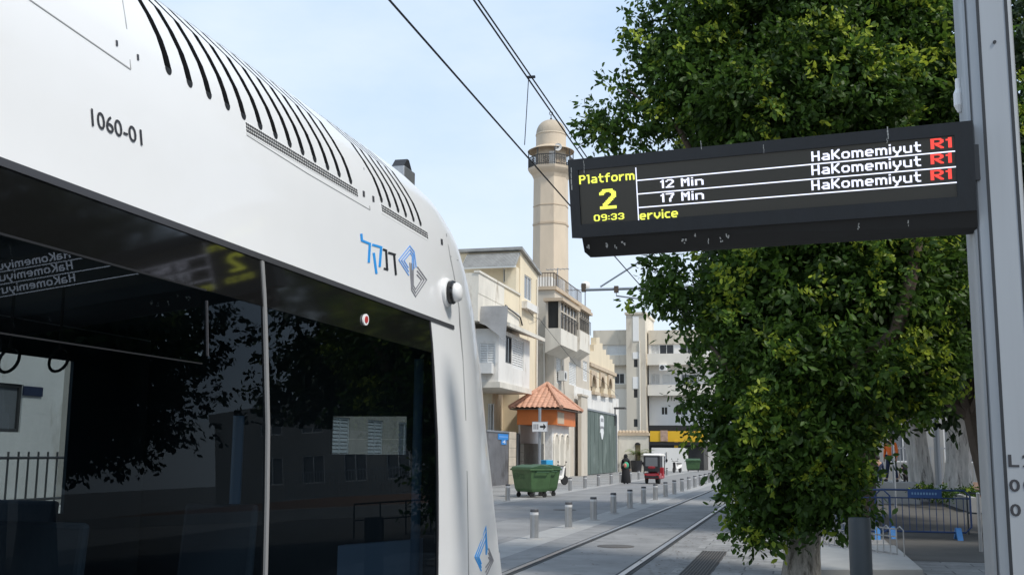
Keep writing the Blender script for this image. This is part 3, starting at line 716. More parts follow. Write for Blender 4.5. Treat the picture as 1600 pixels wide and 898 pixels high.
b = MB(); u_, v_ = buv(*k5(443, 330), KL); u2, v2 = buv(*k5(450, 634), KL); bbox(b, u_-.003, u_+.003, v_, v2, KL-.001, KL); b.build('divider_line', 'led_white', scr)
for (xa, ya), (xb, yb) in ((k5(447, 403), k6(953, 237)), (k5(452, 479), k6(953, 325)), (k5(455, 555), k6(953, 413))):
    ua, va = buv(xa, ya, KL); ub, vb = buv(xb, yb, KL); b = MB()
    b.prism([bp(ua, va-.0033, KL), bp(ub, vb-.0033, KL), bp(ub, vb+.0033, KL), bp(ua, va+.0033, KL)], BN*-.001); b.build('row_line', 'led_white', scr)
b = MB()
for (px, py, l_, wd) in ((1387, 198, 20, 3), (1386, 216, 8, 2), (892, 262, 36, 2), (912, 251, 20, 1.5), (1002, 218, 6, 1), (1095, 220, 14, 1.5), (1193, 226, 14, 1.2)):
    u0, v0 = buv(px, py, 0); u1, v1 = buv(px, py+l_, 0); w_ = wd*0.0036
    for j in range(4):
        aa = v0+(v1-v0)*j/4; bb_ = v0+(v1-v0)*(j+0.9)/4; ww = w_*random.uniform(0.35, 0.8); du = random.uniform(-.002, .002)
        bbox(b, u0-ww/2+du, u0+ww/2+du, aa, bb_, 0.0005, 0.0015)
b.build('bird_droppings', 'dropping', hs)
b = MB()
for (px, py, l_, wd) in ((919, 380, 9, 4), (949, 378, 10, 4), (974, 375, 10, 5), (962, 382, 6, 3), (1069, 372, 9, 8), (1107, 372, 12, 2.5), (1127, 370, 10, 4), (1086, 364, 4, 3), (1137, 364, 8, 4), (1341, 347, 14, 3), (1419, 343, 12, 3)):
    u0, v0 = buv(px, py, -.045); 
    for j in range(5):
        ww = wd*0.0036*random.uniform(.2, .5); aa = v0+l_*.0033*random.uniform(0, .9); du = random.uniform(-.5, .5)*wd*.0036
        if aa > BHT+.006 and aa < BHT+.08: bbox(b, u0-ww/2+du, u0+ww/2+du, aa, aa+.012*random.uniform(.5, 1.2), -.048, -.028-.02*(aa-BHT)/.09+.0015)
b.build('bird_droppings', 'dropping', board)
mast = empty('sign_mast', (1.16, 6.3, 0), 'grey aluminium mast with dark grooves at the right edge, carrying the departure board', 'mast')
PL = [(0.953, 6.44), (0.953, 6.24), (0.960, 6.19), (0.985, 6.165), (1.030, 6.152), (1.190, 6.152), (1.210, 6.165), (1.220, 6.20), (1.220, 6.44), (1.19, 6.50), (0.985, 6.50)]
b = MB(); b.prism([(x, y, 0) for x, y in PL], (0, 0, 7.5)); b.build('shaft', 'mast_alu', mast, bevel=0.005)
for x in (1.036, 1.182):
    b = MB(); b.box((x-0.008, 6.149, 0), (x+0.008, 6.165, 7.5)); b.build('groove', 'mast_groove', mast)
b = MB(); b.box((0.972, 6.166, 0), (0.976, 6.18, 7.5)); b.build('groove', 'mast_groove', mast)
pf = atY(1554, 66, 6.15); b = MB(); b.lathe([(0.009, -.006), (0.009, .002)], (pf.x, 6.15, pf.z), 12, ax='y'); b.build('bolt', 'mast_groove', mast)
for chs, y0_, xs_ in (('L2', 729, (1576, 1598)), ('00', 767.5, (1577.5, 1599.5)), ('0', 806, (1579, 0))):
    for ch, xx in zip(chs, xs_):
        p = atY(xx, y0_, 6.15); text(ch, (p.x, 6.1505, p.z), (1, 0, 0), (0, 0, 1), 0.052, 0.064, 'marking_black', mast, 'lettering', off=0.02, ext=0.001)
b = MB(); b.box((bp(BW-.02, .1, -.2).x, 6.15, bp(0, .1).z-.2), (1.0, 6.3, bp(0, .1).z)); b.build('bracket', 'board_black', mast)
p = atY(1505, 145, 6.28); b = MB(); b.lathe([(0.012, -.09), (0.03, -.05), (0.03, 0.02), (0.018, .05), (0.016, .11)], (0.945, 6.36, p.z), 12); b.build('cable_gland', 'white_plastic', mast)
# dark round post
p = atY(1346, 898, 12.3)
pst = empty('round_post', (p.x, 12.3, 0), 'thick dark grey round post standing on the platform in front of the tree', 'post')
b = MB(); b.lathe([(0.117, 0), (0.117, 1.10), (0.112, 1.13), (0.06, 1.135)], (p.x, 12.3, 0), 28); b.build('shaft', 'post_dark', pst, smooth=True)
b = MB(); b.lathe([(0.16, 0.008), (0.16, 0.03), (0.118, 0.045)], (p.x, 12.3, 0), 28); b.build('base_flange', 'post_dark', pst, smooth=True)

# ================================================================== PLATFORM BITS
b = MB(); b.add([(*atZ(1098, 861).xy, .013), (*atZ(1137, 861).xy, .013), (*atZ(1112, 905).xy, .013), (*atZ(1068, 905).xy, .013)], [(0,3,2,1)])
gx0, gy0 = atZ(1098, 861).xy; gx1 = atZ(1137, 861).x; gy1 = atZ(1090, 900).y
gr = empty('drain_grate', ((gx0+gx1)/2, gy1, 0), 'dark brown slotted drain grate let into the paving beside the right rail', 'drain')
b = MB(); b.box((gx0, gy1-1.5, 0.0), (gx1, gy0, 0.016)); b.build('grate_plate', 'grate_brown', gr)
b = MB()
for k in range(9):
    x = gx0+(gx1-gx0)*(k+.5)/9; b.box((x-.012, gy1-1.45, 0.0165), (x+.012, gy0-.06, 0.02))
b.build('grate_slots', 'rail_groove', gr)
b = MB(); q = [atZ(1282, 851, .12), atZ(1398, 851, .12), atZ(1442, 889, .12), atZ(1282, 889, .12)]
b.prism([(v.x, v.y, .0) for v in q], (0, 0, .12)); b.build('concrete_slab', 'slab_concrete', bevel=0.01, label='low pale concrete slab beside the trunk with a wire rack on it', cat='slab')
rk = empty('wire_rack', (1.0, 19.3, .12), 'low silver wire rack lying on the concrete slab behind the dark post', 'rack')
b = MB()
ra, rb = atZ(1287, 850, .12), atZ(1402, 866, .12)
for zz in (0.14, 0.42, 0.55): b.tube([(ra.x, ra.y, zz), (rb.x, rb.y, zz)], 0.012, 6)
b.build('rack_rails', 'steel', rk)
for k in range(7):
    t = k/6; x = ra.x+(rb.x-ra.x)*t; y = ra.y+(rb.y-ra.y)*t
    b = MB(); b.tube([(x, y, .12), (x, y, .55), (x+.05, y-.12, .60), (x+.09, y-.30, .55), (x+.09, y-.30, .12)], 0.011, 6); b.build('rack_hoop', 'steel', rk)
# crowd barriers
def barrier(loc, rz, wd=1.95, h=1.05, plate=True):
    r = empty('crowd_barrier', (0, 0, 0))
    b = MB(); x0, x1, z0, z1, c = -wd/2, wd/2, .16, h, .12
    pts = [(x0+c, 0, z0), (x1-c, 0, z0), (x1, 0, z0+c), (x1, 0, z1-c), (x1-c, 0, z1), (x0+c, 0, z1), (x0, 0, z1-c), (x0, 0, z0+c), (x0+c, 0, z0)]
    b.tube(pts, .021, 8); b.tube([(x0, 0, z1-.17), (x1, 0, z1-.17)], .013, 6); b.build('frame', 'barrier_blue', r, smooth=True)
    for k in range(13):
        x = x0+wd*(k+1)/14; b = MB(); b.tube([(x, 0, z0), (x, 0, z1-.17)], .0085, 6); b.build('bar', 'barrier_blue', r)
    for x in (x0+.3, x1-.3):
        b = MB(); b.prism([(x-.03, -.30, 0), (x-.03, -.20, 0), (x-.03, 0, .16), (x-.03, .20, 0), (x-.03, .30, 0), (x-.03, .06, .26), (x-.03, -.06, .26)], (.11, 0, 0)); b.build('foot', 'barrier_foot', r)
    if plate:
        b = MB(); b.box((-.30, -.03, z1-.17), (.40, -.022, z1+.02)); p = b.build('name_plate', 'barrier_plate', r)
        for k in range(9):
            b = MB(); xx = -.22+k*.06; b.box((xx, -.033, z1-.10), (xx+.035, -.030, z1-.05)); b.build('plate_marking', 'plate_text', p)
    r.location = loc; r.rotation_euler.z = rz; return r
p = atZ(1444, 842)
b1 = barrier((p.x, p.y, 0), math.radians(2)); tag(b1, 'blue crowd barrier with a name plate, standing clear of the tree on the dark path', 'crowd barrier', 'blue crowd barriers')
p2 = atZ(1318, 838); b2 = copy_tree(b1); b2.location = (p2.x, p2.y-.35, 0); b2.rotation_euler.z = math.radians(-4); tag(b2, 'blue crowd barrier behind the tree and dark post, left of the other barrier', 'crowd barrier', 'blue crowd barriers')
# slim steel post and low railing at right
p = atZ(1533, 862); b = MB(); b.tube([(p.x, p.y, 0), (p.x, p.y, 1.08)], .035, 10); b.ball((p.x, p.y, 1.08), .037, 10)
b.build('steel_post', 'steel', smooth=True, label='slim steel post on the dark path beside the grey mast', cat='post')
ry = 27; rx = atY(1512, 800, ry).x
rl = empty('low_railing', (rx+.8, ry, 0), 'low dark metal railing between the crowd barrier and the mast', 'railing')
b = MB(); b.tube([(rx, ry, .95), (rx+2.4, ry-2.5, .95)], .022, 6); b.tube([(rx, ry, .5), (rx+2.4, ry-2.5, .5)], .018, 6); b.build('handrail', 'post_dark', rl)
for k in range(6):
    t = k/5; b = MB(); b.tube([(rx+2.4*t, ry-2.5*t, 0), (rx+2.4*t, ry-2.5*t, .95)], .02, 6); b.build('baluster', 'post_dark', rl)

# ================================================================== BOLLARDS
def bollard():
    r = empty('bollard', (0, 0, 0))
    b = MB(); b.lathe([(.088, .008), (.088, .50)], (0, 0, 0), 20); b.build('body', 'steel', r, smooth=True)
    b = MB(); b.lathe([(.089, .50), (.089, .555)], (0, 0, 0), 20); b.build('band', 'reflective', r, smooth=True)
    b = MB(); b.lathe([(.088, .555), (.088, .60), (.08, .615), (.01, .62)], (0, 0, 0), 20); b.build('cap', 'steel_cap', r, smooth=True)
    b = MB(); b.lathe([(.17, .008), (.16, .022), (.09, .028)], (0, 0, 0), 16); b.build('footing', 'kerb_stone', r)
    return r
b0 = bollard()
yk = [22.14]
for k in range(19): yk.append(25.6+3.22*k)
for k, y in enumerate(yk):
    o = b0 if k == 0 else copy_tree(b0)
    o.location = (-5.40, y, 0); o.rotation_euler.z = k*1.3
    tag(o, f'{ORD[k]} steel bollard from the tram in the row beside the left rail', 'bollard', 'bollards between road and tracks')
for k in range(14):
    o = copy_tree(b0); y = 38.5+3.75*k; o.location = (-10.45+random.uniform(-.1, .1), y, 0); o.rotation_euler.z = k*.7
    tag(o, f'{ORD[k]} steel bollard from the tram in the row along the left pavement edge', 'bollard', 'bollards along the left pavement')

# ================================================================== WINDOWS
def win_x(par, X, y0, y1, z0, z1, style='glass', fr='frame_white', deep=0.14, fw=0.07):
    """window in a street face (+X) at plane X; sits in a recess"""
    b = MB(); x = X-deep+.03
    b.box((x, y0, z0), (x+.07, y0+fw, z1)); b.box((x, y1-fw, z0), (x+.07, y1, z1)); b.box((x, y0+fw, z0), (x+.07, y1-fw, z0+fw)); b.box((x, y0+fw, z1-fw), (x+.07, y1-fw, z1))
    b.box((x, (y0+y1)/2-.03, z0+fw), (x+.06, (y0+y1)/2+.03, z1-fw)); f = b.build('window', fr, par)
    b = MB()
    if style == 'shutter':
        n = max(4, int((z1-z0)/.14))
        for k in range(n):
            z = z0+fw+(z1-z0-2*fw)*k/n; b.prism([(x+.01, y0+fw, z), (x+.05, y0+fw, z+.02), (x+.02, y0+fw, z+(z1-z0)/n*.85)], (0, y1-y0-2*fw, 0))
        b.build('shutter', 'shutter_white', f)
    else:
        b.box((x-.005, y0+fw, z0+fw), (x+.02, y1-fw, z1-fw)); b.build('pane', 'window_dark' if style == 'glass' else style, f)
    return f
def win_y(par, Y, x0, x1, z0, z1, style='glass', fr='frame_white', deep=0.14, fw=0.07):
    b = MB(); y = Y+deep-.03
    b.box((x0, y-.07, z0), (x0+fw, y, z1)); b.box((x1-fw, y-.07, z0), (x1, y, z1)); b.box((x0+fw, y-.07, z0), (x1-fw, y, z0+fw)); b.box((x0+fw, y-.07, z1-fw), (x1-fw, y, z1))
    b.box(((x0+x1)/2-.03, y-.06, z0+fw), ((x0+x1)/2+.03, y, z1-fw)); f = b.build('window', fr, par)
    b = MB()
    if style == 'shutter':
        n = max(4, int((z1-z0)/.14))
        for k in range(n):
            z = z0+fw+(z1-z0-2*fw)*k/n; b.prism([(x0+fw, y-.01, z), (x0+fw, y-.05, z+.02), (x0+fw, y-.02, z+(z1-z0)/n*.85)], (x1-x0-2*fw, 0, 0))
        b.build('shutter', 'shutter_white', f)
    else:
        b.box((x0+fw, y-.02, z0+fw), (x1-fw, y+.005, z1-fw)); b.build('pane', 'window_dark' if style == 'glass' else style, f)
    return f
def rectX(px0, py0, px1, py1, X):
    """image rectangle -> (y0,y1,z0,z1) on street plane X (heights read at the left edge)"""
    a, c = atX(px0, py0, X), atX(px0, py1, X); return a.y, atX(px1, py0, X).y, c.z, a.z
def rectY(px0, py0, px1, py1, Y):
    a, c = atY(px0, py0, Y), atY(px1, py1, Y); return a.x, c.x, c.z, a.z
XF = -16.2
# ================================================================== YELLOW HOUSE
yh = empty('house', (XF-3, YX(825, XF), 0), 'pale yellow three storey house with white boxed balcony, next to the tram nose', 'house')
Y0, Y1 = YX(811, XF), YX(839, XF); zA, zB = ZX(812, 392, XF), ZX(839, 428, XF)
wz = rectX(819.5, 428, 831, 466, XF)
b = MB(); b.block(-23, XF, Y0, Y1, 0, zB, hx=[wz], hy=[rectY(786, 419, 795, 441, Y0)])
b.prism([(-23, Y0, zB), (-23, Y1, zB), (-23, Y0, zA)], (23+XF, 0, 0)); b.build('wall', 'wall_yellow', yh)
win_x(yh, XF, *wz, style='window_grey'); win_y(yh, Y0, *rectY(786, 419, 795, 441, Y0), fr='frame_white', style='glass')
a_ = rectX(815, 470, 833, 481, XF); b = MB(); b.box((XF, a_[0], a_[2]), (XF+.35, a_[1], a_[3])); b.build('planter_box', 'wall_white', yh)
d_ = (zB-zA)/(Y1-Y0)
b = MB(); b.prism([(-23.2, Y0-.3, zA+.02-d_*.3), (-23.2, Y1+.25, zB+.02+d_*.25), (-23.2, Y1+.25, zB+.2+d_*.25), (-23.2, Y0-.3, zA+.2-d_*.3)], (23.4+XF, 0, 0)); b.build('roof', 'roof_sheet', yh)
# corrugated eave facing the camera
x0 = atY(722, 392, Y0-1.2).x; x1 = atY(806, 392, Y0-1.2).x; ze0 = atY(760, 416, Y0-1.2).z; ze1 = atY(760, 393, Y0-.9).z
b = MB(); nn = 40
for k in range(nn):
    xa = x0+(x1-x0)*k/nn; xb = x0+(x1-x0)*(k+.55)/nn; b.prism([(xa, Y0-1.3, ze0), (xa, Y0-1.2, ze0), (xa, Y0-.1, ze1), (xa, Y0-.2, ze1)], (xb-xa, 0, 0))
b.prism([(x0, Y0-1.18, ze0+.02), (x0, Y0-1.1, ze0+.02), (x0, Y0, ze1-.01), (x0, Y0-.08, ze1-.01)], (x1-x0, 0, 0)); b.build('eave', 'roof_sheet', yh)
b = MB(); b.box((x0, Y0-1.22, ze0-.12), (x1, Y0-1.12, ze0+.01)); b.build('eave_trim', 'frame_white', yh)
# roof terrace with parapet
Yt0 = YX(745, XF); zt = ZX(745, 424, XF); zt0 = ZX(745, 500, XF)
b = MB(); b.block(-23, XF-.02, Yt0, Y0-.01, zt0, zt-1.1); 
b.box((XF-.2, Yt0, zt-1.1), (XF, YX(786, XF), zt)); b.box((-23, Yt0, zt-1.1), (XF-.2, Yt0+.18, zt)); b.build('terrace', 'wall_stained', yh)
b = MB(); b.box((XF-.22, YX(786, XF)+.02, zt-1.1), (XF-.02, Y0-.02, zt+.0)); b.build('terrace', 'wall_yellow', yh)
b = MB(); b.box((XF-.26, Yt0-.05, zt), (XF+.06, Y0-.02, zt+.12)); b.build('coping', 'wall_stained', yh)
b = MB(); b.box((XF-.75, Y0-.75, zt+.12), (XF-.05, Y0-.02, ze0)); b.build('pillar', 'wall_yellow', yh)
b = MB(); b.tube([atX(790, 477, XF+.06), atX(792, 480, XF+.08), atX(803, 488, XF+.08), atX(813, 496, XF+.08), atX(816, 508, XF+.08)], .05, 8); b.build('drain_pipe', 'frame_dark', yh)
# boxed balcony
XB = -15.3
Yb0, Yb1 = YX(778, XB), YX(827, XB); zb = ZX(778, 596, XB); ztop = ZX(778, 512, XB)
h1 = rectX(790, 523, 800, 566, XB); h2 = rectX(801, 526, 819, 574, XB); h3 = rectY(749, 535, 774, 572, Yb0)
b = MB(); b.block(-18, XB, Yb0, Yb1, zb, ztop, hx=[h1, h2], hy=[h3]); b.build('balcony', 'wall_white', yh)
win_x(yh, XB, *h1, style='glass', fr='frame_dark'); win_x(yh, XB, *h2, style='shutter'); win_y(yh, Yb0, *h3, style='shutter')
b = MB(); b.box((-18.1, Yb0-.1, zb-.3), (XB+.12, Yb1+.05, zb)); b.build('balcony_floor', 'wall_stained', yh)
b = MB(); b.prism([(-17, Yb0-.2, ztop+.75), (-17, Yb1+1.0, ztop+.75), (-17, Yb1+1.0, ztop+.85), (-17, Yb0-.2, ztop+.85)], (0, 0, 0.001))
b = MB(); b.prism([(-17, Yb0-.3, ztop+.8), (XB+.7, Yb0-.3, ztop+.05), (XB+.7, Yb0-.3, ztop+.25), (-17, Yb0-.3, ztop+1.0)], (0, Yb1-Yb0+1.3, 0)); b.build('awning', 'wall_stained', yh)
b = MB(); vs = []; fs = []
for i in range(9):
    for j in range(6):
        x = -19.4+(XB+.55+19.4)*i/8; t = j/5; vs.append((x, Yb0-.35-.18*t+.10*math.sin(i*1.7+j*.8), ztop+1.15-t*(1.15+.35*math.sin(i*.9)) - (.45 if i > 5 else 0)*t*(i-5)/3))
for i in range(8):
    for j in range(5): fs.append((i*6+j, i*6+j+1, (i+1)*6+j+1, (i+1)*6+j))
b.add(vs, fs); b.add([(v[0], v[1]+.03, v[2]) for v in vs], [tuple(reversed(f)) for f in fs]); b.build('tarpaulin', 'tarp_grey', yh, smooth=True)
b = MB(); p = atY(760, 573, Yb0-.2); b.box((p.x-.35, Yb0-.45, p.z-.35), (p.x+.35, Yb0-.02, p.z+.2)); b.build('air_conditioner', 'shutter_white', yh)
# ground floor
XG = -17.2; Yg = YX(790, XG)-3
h4 = rectY(762, 630, 771, 674, Yg)
b = MB(); b.block(-23, XG, Yg, Y0-.02, 0, zt0-.02, hy=[h4]); b.build('wall', 'wall_yellow', yh); win_y(yh, Yg, *h4, style='shutter')
# satellite dish on the roof edge
# ================================================================== WALLS AND KIOSK BEFORE THE HOUSE
XW = -15.6
ya, yb = YX(760, XW), YX(795, XW); zz = ZX(780, 675, XW)
gp = empty('sheet_metal_wall', (XW, (ya+yb)/2, 0), 'tall weathered grey sheet metal wall with a blue number plate, beside the tram nose', 'wall')
b = MB(); b.box((XW-.15, ya, 0), (XW, yb, zz)); b.build('panel', 'metal_panel', gp)
b = MB(); b.box((XW-.2, ya, zz), (XW+.05, yb, zz+.08)); b.build('coping', 'galv', gp)
hp = empty('house_number_plate', atX(786, 684, XW), 'blue and white house number plate with a 4 fixed on the sheet metal wall', 'sign')
a_ = rectX(778, 677, 793.5, 686, XW); b = MB(); b.box((XW+.003, a_[0], a_[2]), (XW+.03, a_[1], a_[3])); b.build('plate', 'sign_blue', hp)
c_ = rectX(783, 686.5, 790.5, 694, XW); b = MB(); b.box((XW+.003, c_[0], c_[2]), (XW+.03, c_[1], c_[3])); p_ = b.build('number_box', 'sign_blue', hp)
text('4', (XW+.034, c_[0]+.2*(c_[1]-c_[0]), c_[2]+.05), (0, 1, 0), (0, 0, 1), .6*(c_[1]-c_[0]), (c_[3]-c_[2])*.75, 'sign_white', hp, 'number')
b = MB(); b.box((XW+.031, a_[0]+.1, (a_[2]+a_[3])/2-.03), (XW+.034, a_[1]-.1, (a_[2]+a_[3])/2+.03)); b.build('street_name', 'logo_pale', hp)
ya2, yb2 = YX(795, XW)+.02, YX(806, XW)
b = MB(); b.box((XW-.5, ya2, 0), (XW+.03, yb2, ZX(796, 674, XW))); b.build('stone_pier', 'stone_wall', label='pale rough stone pier between the metal wall and the dark doorway', cat='wall')
yc2 = YX(819, XW)
dg_ = empty('entrance_gate', (XW-.2, (yb2+yc2)/2, 0), 'narrow dark entrance gate between two stone piers', 'gate')
b = MB(); b.box((XW-.3, yb2+.01, 0), (XW-.24, yc2, ZX(808, 676, XW))); b.build('leaf', 'post_dark', dg_)
for k in range(5):
    y = yb2+(yc2-yb2)*(k+.5)/5; b = MB(); b.box((XW-.24, y-.05, .1), (XW-.2, y+.05, ZX(808, 678, XW))); b.build('bar', 'galv' if k % 2 else 'frame_dark', dg_)
yd2 = YX(850, XW)
b = MB(); b.box((XW-.4, yc2+.01, 0), (XW, yd2, ZX(820, 692, XW))); stw = b.build('stone_wall', 'stone_wall', label='low pale stone wall below the white panel and street sign', cat='wall')
b = MB(); b.box((XW-.35, yc2+.03, ZX(820, 692, XW)), (XW-.25, yd2-.02, ZX(820, 655, XW))); b.build('white_panel', 'apt_white', stw)
# kiosk with tiled roof
XK = -13.4
yk0, yk1 = YX(870, XK), YX(899, XK); xk0 = atY(808, 640, yk0).x
zf0, zf1 = ZX(870, 663, XK), ZX(870, 638, XK)
ks = empty('kiosk', ((XK+xk0)/2, (yk0+yk1)/2, 0), 'small kiosk with terracotta hip roof and orange fascia', 'kiosk')
xkw = atY(851, 690, yk0+.35).x
b = MB(); b.block(xkw, XK-.35, yk0+.35, yk1-.3, 0, zf0+.1); b.build('wall', 'wall_white', ks)
b = MB(); b.box((xk0, yk0, zf0), (XK, yk1, zf1)); b.build('fascia', 'orange_paint', ks)
a_ = rectX(871, 643, 881, 661, XK); b = MB(); b.box((XK+.003, a_[0], a_[2]), (XK+.02, a_[1], a_[3])); b.build('corner_patch', 'stone_trim', ks)  # beige patch on the near corner of the fascia
zr = zf1; apex = atY(846, 601, (yk0+yk1)/2)
xm, ym, za_ = (xk0+XK)/2-.0, (yk0+yk1)/2, apex.z
ov = .35
cs = [Vector((xk0-ov, yk0-ov, zr)), Vector((XK+ov, yk0-ov, zr)), Vector((XK+ov, yk1+ov, zr)), Vector((xk0-ov, yk1+ov, zr))]
ap = Vector((xm, ym, za_))
b = MB()
for i in range(4):
    a, c = cs[i], cs[(i+1) % 4]; nu, nv = 112, 27; n_ = (c-a).cross(ap-a).normalized(); vs = []; fs = []
    for j in range(nv+1):
        t = j/nv; rowp = (j % 3)/3
        l, r_ = a.lerp(ap, t), c.lerp(ap, t)
        for k in range(nu+1):
            # tile columns stay at constant distance along the eave
            s_ = k/nu; p = l.lerp(r_, s_); uu = (p-a).dot((c-a).normalized())
            vs.append(p+n_*(.06*abs(math.sin(uu*math.pi/.30))+.05*(1-rowp)))
    for j in range(nv):
        for k in range(nu): fs.append((j*(nu+1)+k, j*(nu+1)+k+1, (j+1)*(nu+1)+k+1, (j+1)*(nu+1)+k))
    b.add(vs, fs)
rf = b.build('roof', 'tile_terracotta', ks, smooth=False)
b = MB()
for c in cs: b.tube([c+Vector((0, 0, .08)), ap+Vector((0, 0, .08))], .13, 8)
b.build('ridge_tiles', 'tile_terracotta', rf)
b = MB(); b.box((xk0-ov, yk0-ov, zr-.06), (XK+ov, yk1+ov, zr-.002)); b.build('soffit', 'brown_pole', ks)
# arched white grille doors beyond the kiosk front
yg0, yg1 = yk0+.5, yk1-.4
gd = empty('arched_gate', (XK-.3, (yg0+yg1)/2, 0), 'cream metal gate with arched bars under the kiosk eave', 'gate')
for k in range(3):
    y0 = yg0+(yg1-yg0)*(k+.06)/3; y1 = yg0+(yg1-yg0)*(k+.94)/3; zc = zf0-.5-(y1-y0)/2; xg = XK-.30
    b = MB(); b.box((xg-.045, y0+.05, .3), (xg-.03, y1-.05, zc)); b.build('leaf', 'shutter_white', gd)
    b = MB(); b.tube([(xg, y0, .3), (xg, y0, zc)]+[(xg, (y0+y1)/2-(y1-y0)/2*math.cos(t), zc+(y1-y0)/2*math.sin(t)) for t in np.linspace(.1, 3.04, 10)]+[(xg, y1, .3)], .06, 6)
    for j in range(1, 4): yy = y0+(y1-y0)*j/4; b.tube([(xg, yy, .3), (xg, yy, zc+(y1-y0)*.4)], .035, 5)
    b.build('arched_bars', 'wall_stained', gd)
# brown leaning pole
p0, p1 = atX(880, 625, XW-1.2), atX(877, 571, XW-1.2)
b = MB(); b.tube([(p0.x, p0.y, 0), p0, p1], .13, 8); b.build('utility_pole', 'brown_pole', smooth=True, label='dark brown utility pole rising behind the kiosk roof', cat='pole')
# ================================================================== GREEN GATE, COLUMN, WHITE BUILDING
ycol0, ycol1 = YX(906, XF), YX(915.5, XF)
b = MB(); b.box((XF-.15, ycol0, 0), (XF+.12, ycol1, ZX(906, 618, XF))); b.box((XF-.2, ycol0-.1, ZX(906, 618, XF)), (XF+.2, ycol1+.1, ZX(906, 615, XF))); b.build('gate_column', 'wall_beige', label='tall beige concrete column left of the big green gate', cat='column')
yq0, yq1 = ycol1+.05, YX(963, XF); zq = ZX(917, 640, XF)
gg = empty('green_gate', (XF, (yq0+yq1)/2, 0), 'huge weathered green metal gate with a pale emblem', 'gate')
b = MB(); b.box((XF-.2, yq0, .05), (XF, yq1, zq)); b.build('leaf', 'gate_green', gg)
b = MB(); b.box((XF-.2, yq0, zq), (XF+.06, yq1, zq+.14)); b.box((XF+.001, yq1-.25, 0), (XF+.08, yq1, zq)); b.build('gate_frame', 'galv', gg)
b = MB()
for k in range(1, 8): y = yq0+(yq1-yq0)*k/8; b.box((XF+.001, y-.02, .1), (XF+.02, y+.02, zq-.05))
b.build('seams', 'gate_green', gg)
ec = atX(940, 667, XF); b = MB(); b.prism([(XF+.004, ec.y+1.1*(dx), ec.z+dz) for dx, dz in ((-.8, .75), (-.45, 1.0), (.45, 1.0), (.8, .75), (.8, .1), (.55, -.15), (.7, -.45), (.25, -.95), (0, -1.05), (-.25, -.95), (-.7, -.45), (-.55, -.15), (-.8, .1))], (.05, 0, 0)); e_ = b.build('emblem', 'sign_white', gg)
b = MB(); b.box((XF+.056, ec.y-.55, ec.z+.45), (XF+.07, ec.y-.1, ec.z+.75)); b.box((XF+.056, ec.y+.1, ec.z+.45), (XF+.07, ec.y+.55, ec.z+.75)); b.box((XF+.056, ec.y-.6, ec.z-.12), (XF+.07, ec.y+.6, ec.z+.08)); b.build('emblem_marking', 'logo_grey', e_)
zwt = ZX(912, 607, XF-.5)
b = MB(); b.block(-24, XF-.45, ycol0, YX(966, XF-.5), 0, zwt); b.build('white_block', 'wall_white', label='low white flat roofed block behind the green gate', cat='building')
b = MB(); p = atX(962, 637, XF+.1); b.box((p.x-.1, p.y-.5, p.z-.1), (p.x+.9, p.y+.5, p.z+.05)); b.box((p.x-.1, p.y-.1, p.z-1.6), (p.x-.02, p.y+.1, p.z)); b.build('wall_lamp', 'frame_dark', label='dark wall lamp on an arm at the right end of the green gate', cat='lamp')
# ================================================================== BEIGE BUILDING WITH BAYS
XE = -16.7
ye0, ye1 = YX(866, XE), YX(921, XE); zet = ZX(866, 452, XE)
be = empty('bay_house', (XE-3, (ye0+ye1)/2, 0), 'beige old building with dark glazed bay windows, in front of the minaret', 'building')
hw = [rectX(869.5, 557, 877, 598, XE), rectX(889, 565, 901, 600, XE), rectX(911, 563, 918, 594, XE)]
b = MB(); b.block(-25, XE, ye0, ye1, 0, zet, hx=hw); b.build('wall', 'wall_beige', be)
for h in hw: win_x(be, XE, *h, style='shutter')
b = MB(); b.box((-25.1, ye0-.12, zet), (XE+.15, ye1+.1, zet+.25)); b.build('cornice', 'stone_trim', be)
zc0 = ZX(866, 535, XE); b = MB(); b.box((-25, ye0-.06, zc0-.1), (XE+.06, ye0-.002, zc0+.1)); b.build('band_course', 'wall_beige', be)
p = atY(851, 500, ye0); b = MB(); b.tube([(p.x, ye0-.08, 1), (p.x, ye0-.08, zc0)], .06, 6); b.build('drain_pipe', 'wall_stained', be)
def bay(pxa, pxb, pyt, pym, pyb, Xo):
    y0, y1 = YX(pxa, Xo), YX(pxb, Xo); zt_, zm, zb_ = ZX(pxa, pyt, Xo), ZX(pxa, pym, Xo), ZX(pxa, pyb, Xo)
    b = MB(); b.box((XE, y0, zb_), (Xo, y1, zm)); b.prism([(XE, y0, zb_), (Xo, y0, zb_), (XE, y0, zb_-.55)], (0, y1-y0, 0)); b.build('bay_base', 'wall_stained', be)
    b = MB(); b.box((XE, y0+.12, zm), (Xo-.12, y1-.12, zt_)); g = b.build('bay_glazing', 'window_dark', be)
    b = MB(); n = 5
    for k in range(n+1): yy = y0+.1+(y1-y0-.2)*k/n; b.box((Xo-.16, yy-.06, zm), (Xo-.04, yy+.06, zt_))
    for k in range(2): xx = XE+.1+(Xo-XE-.2)*k/1; b.box((xx-.08, y0+.02, zm), (xx+.08, y0+.14, zt_))
    b.box((Xo-.15, y0+.05, (zm*.35+zt_*.65)-.05), (Xo-.05, y1-.05, (zm*.35+zt_*.65)+.05)); b.build('mullions', 'wall_beige', g)
    b = MB(); b.box((XE-.1, y0-.2, zt_), (Xo+.2, y1+.2, zt_+.22)); b.build('bay_roof', 'stone_trim', be)
    b = MB()
    for k in range(12): yy = y0+(y1-y0)*k/11; b.tube([(Xo+.06, yy, zm), (Xo+.06, yy, zm+1.0)], .02, 4)
    b.tube([(Xo+.06, y0, zm+1.0), (Xo+.06, y1, zm+1.0)], .03, 5); b.build('bay_railing', 'frame_dark', be)
    return y0, y1
bay(876, 902, 470, 512, 538, -15.6)
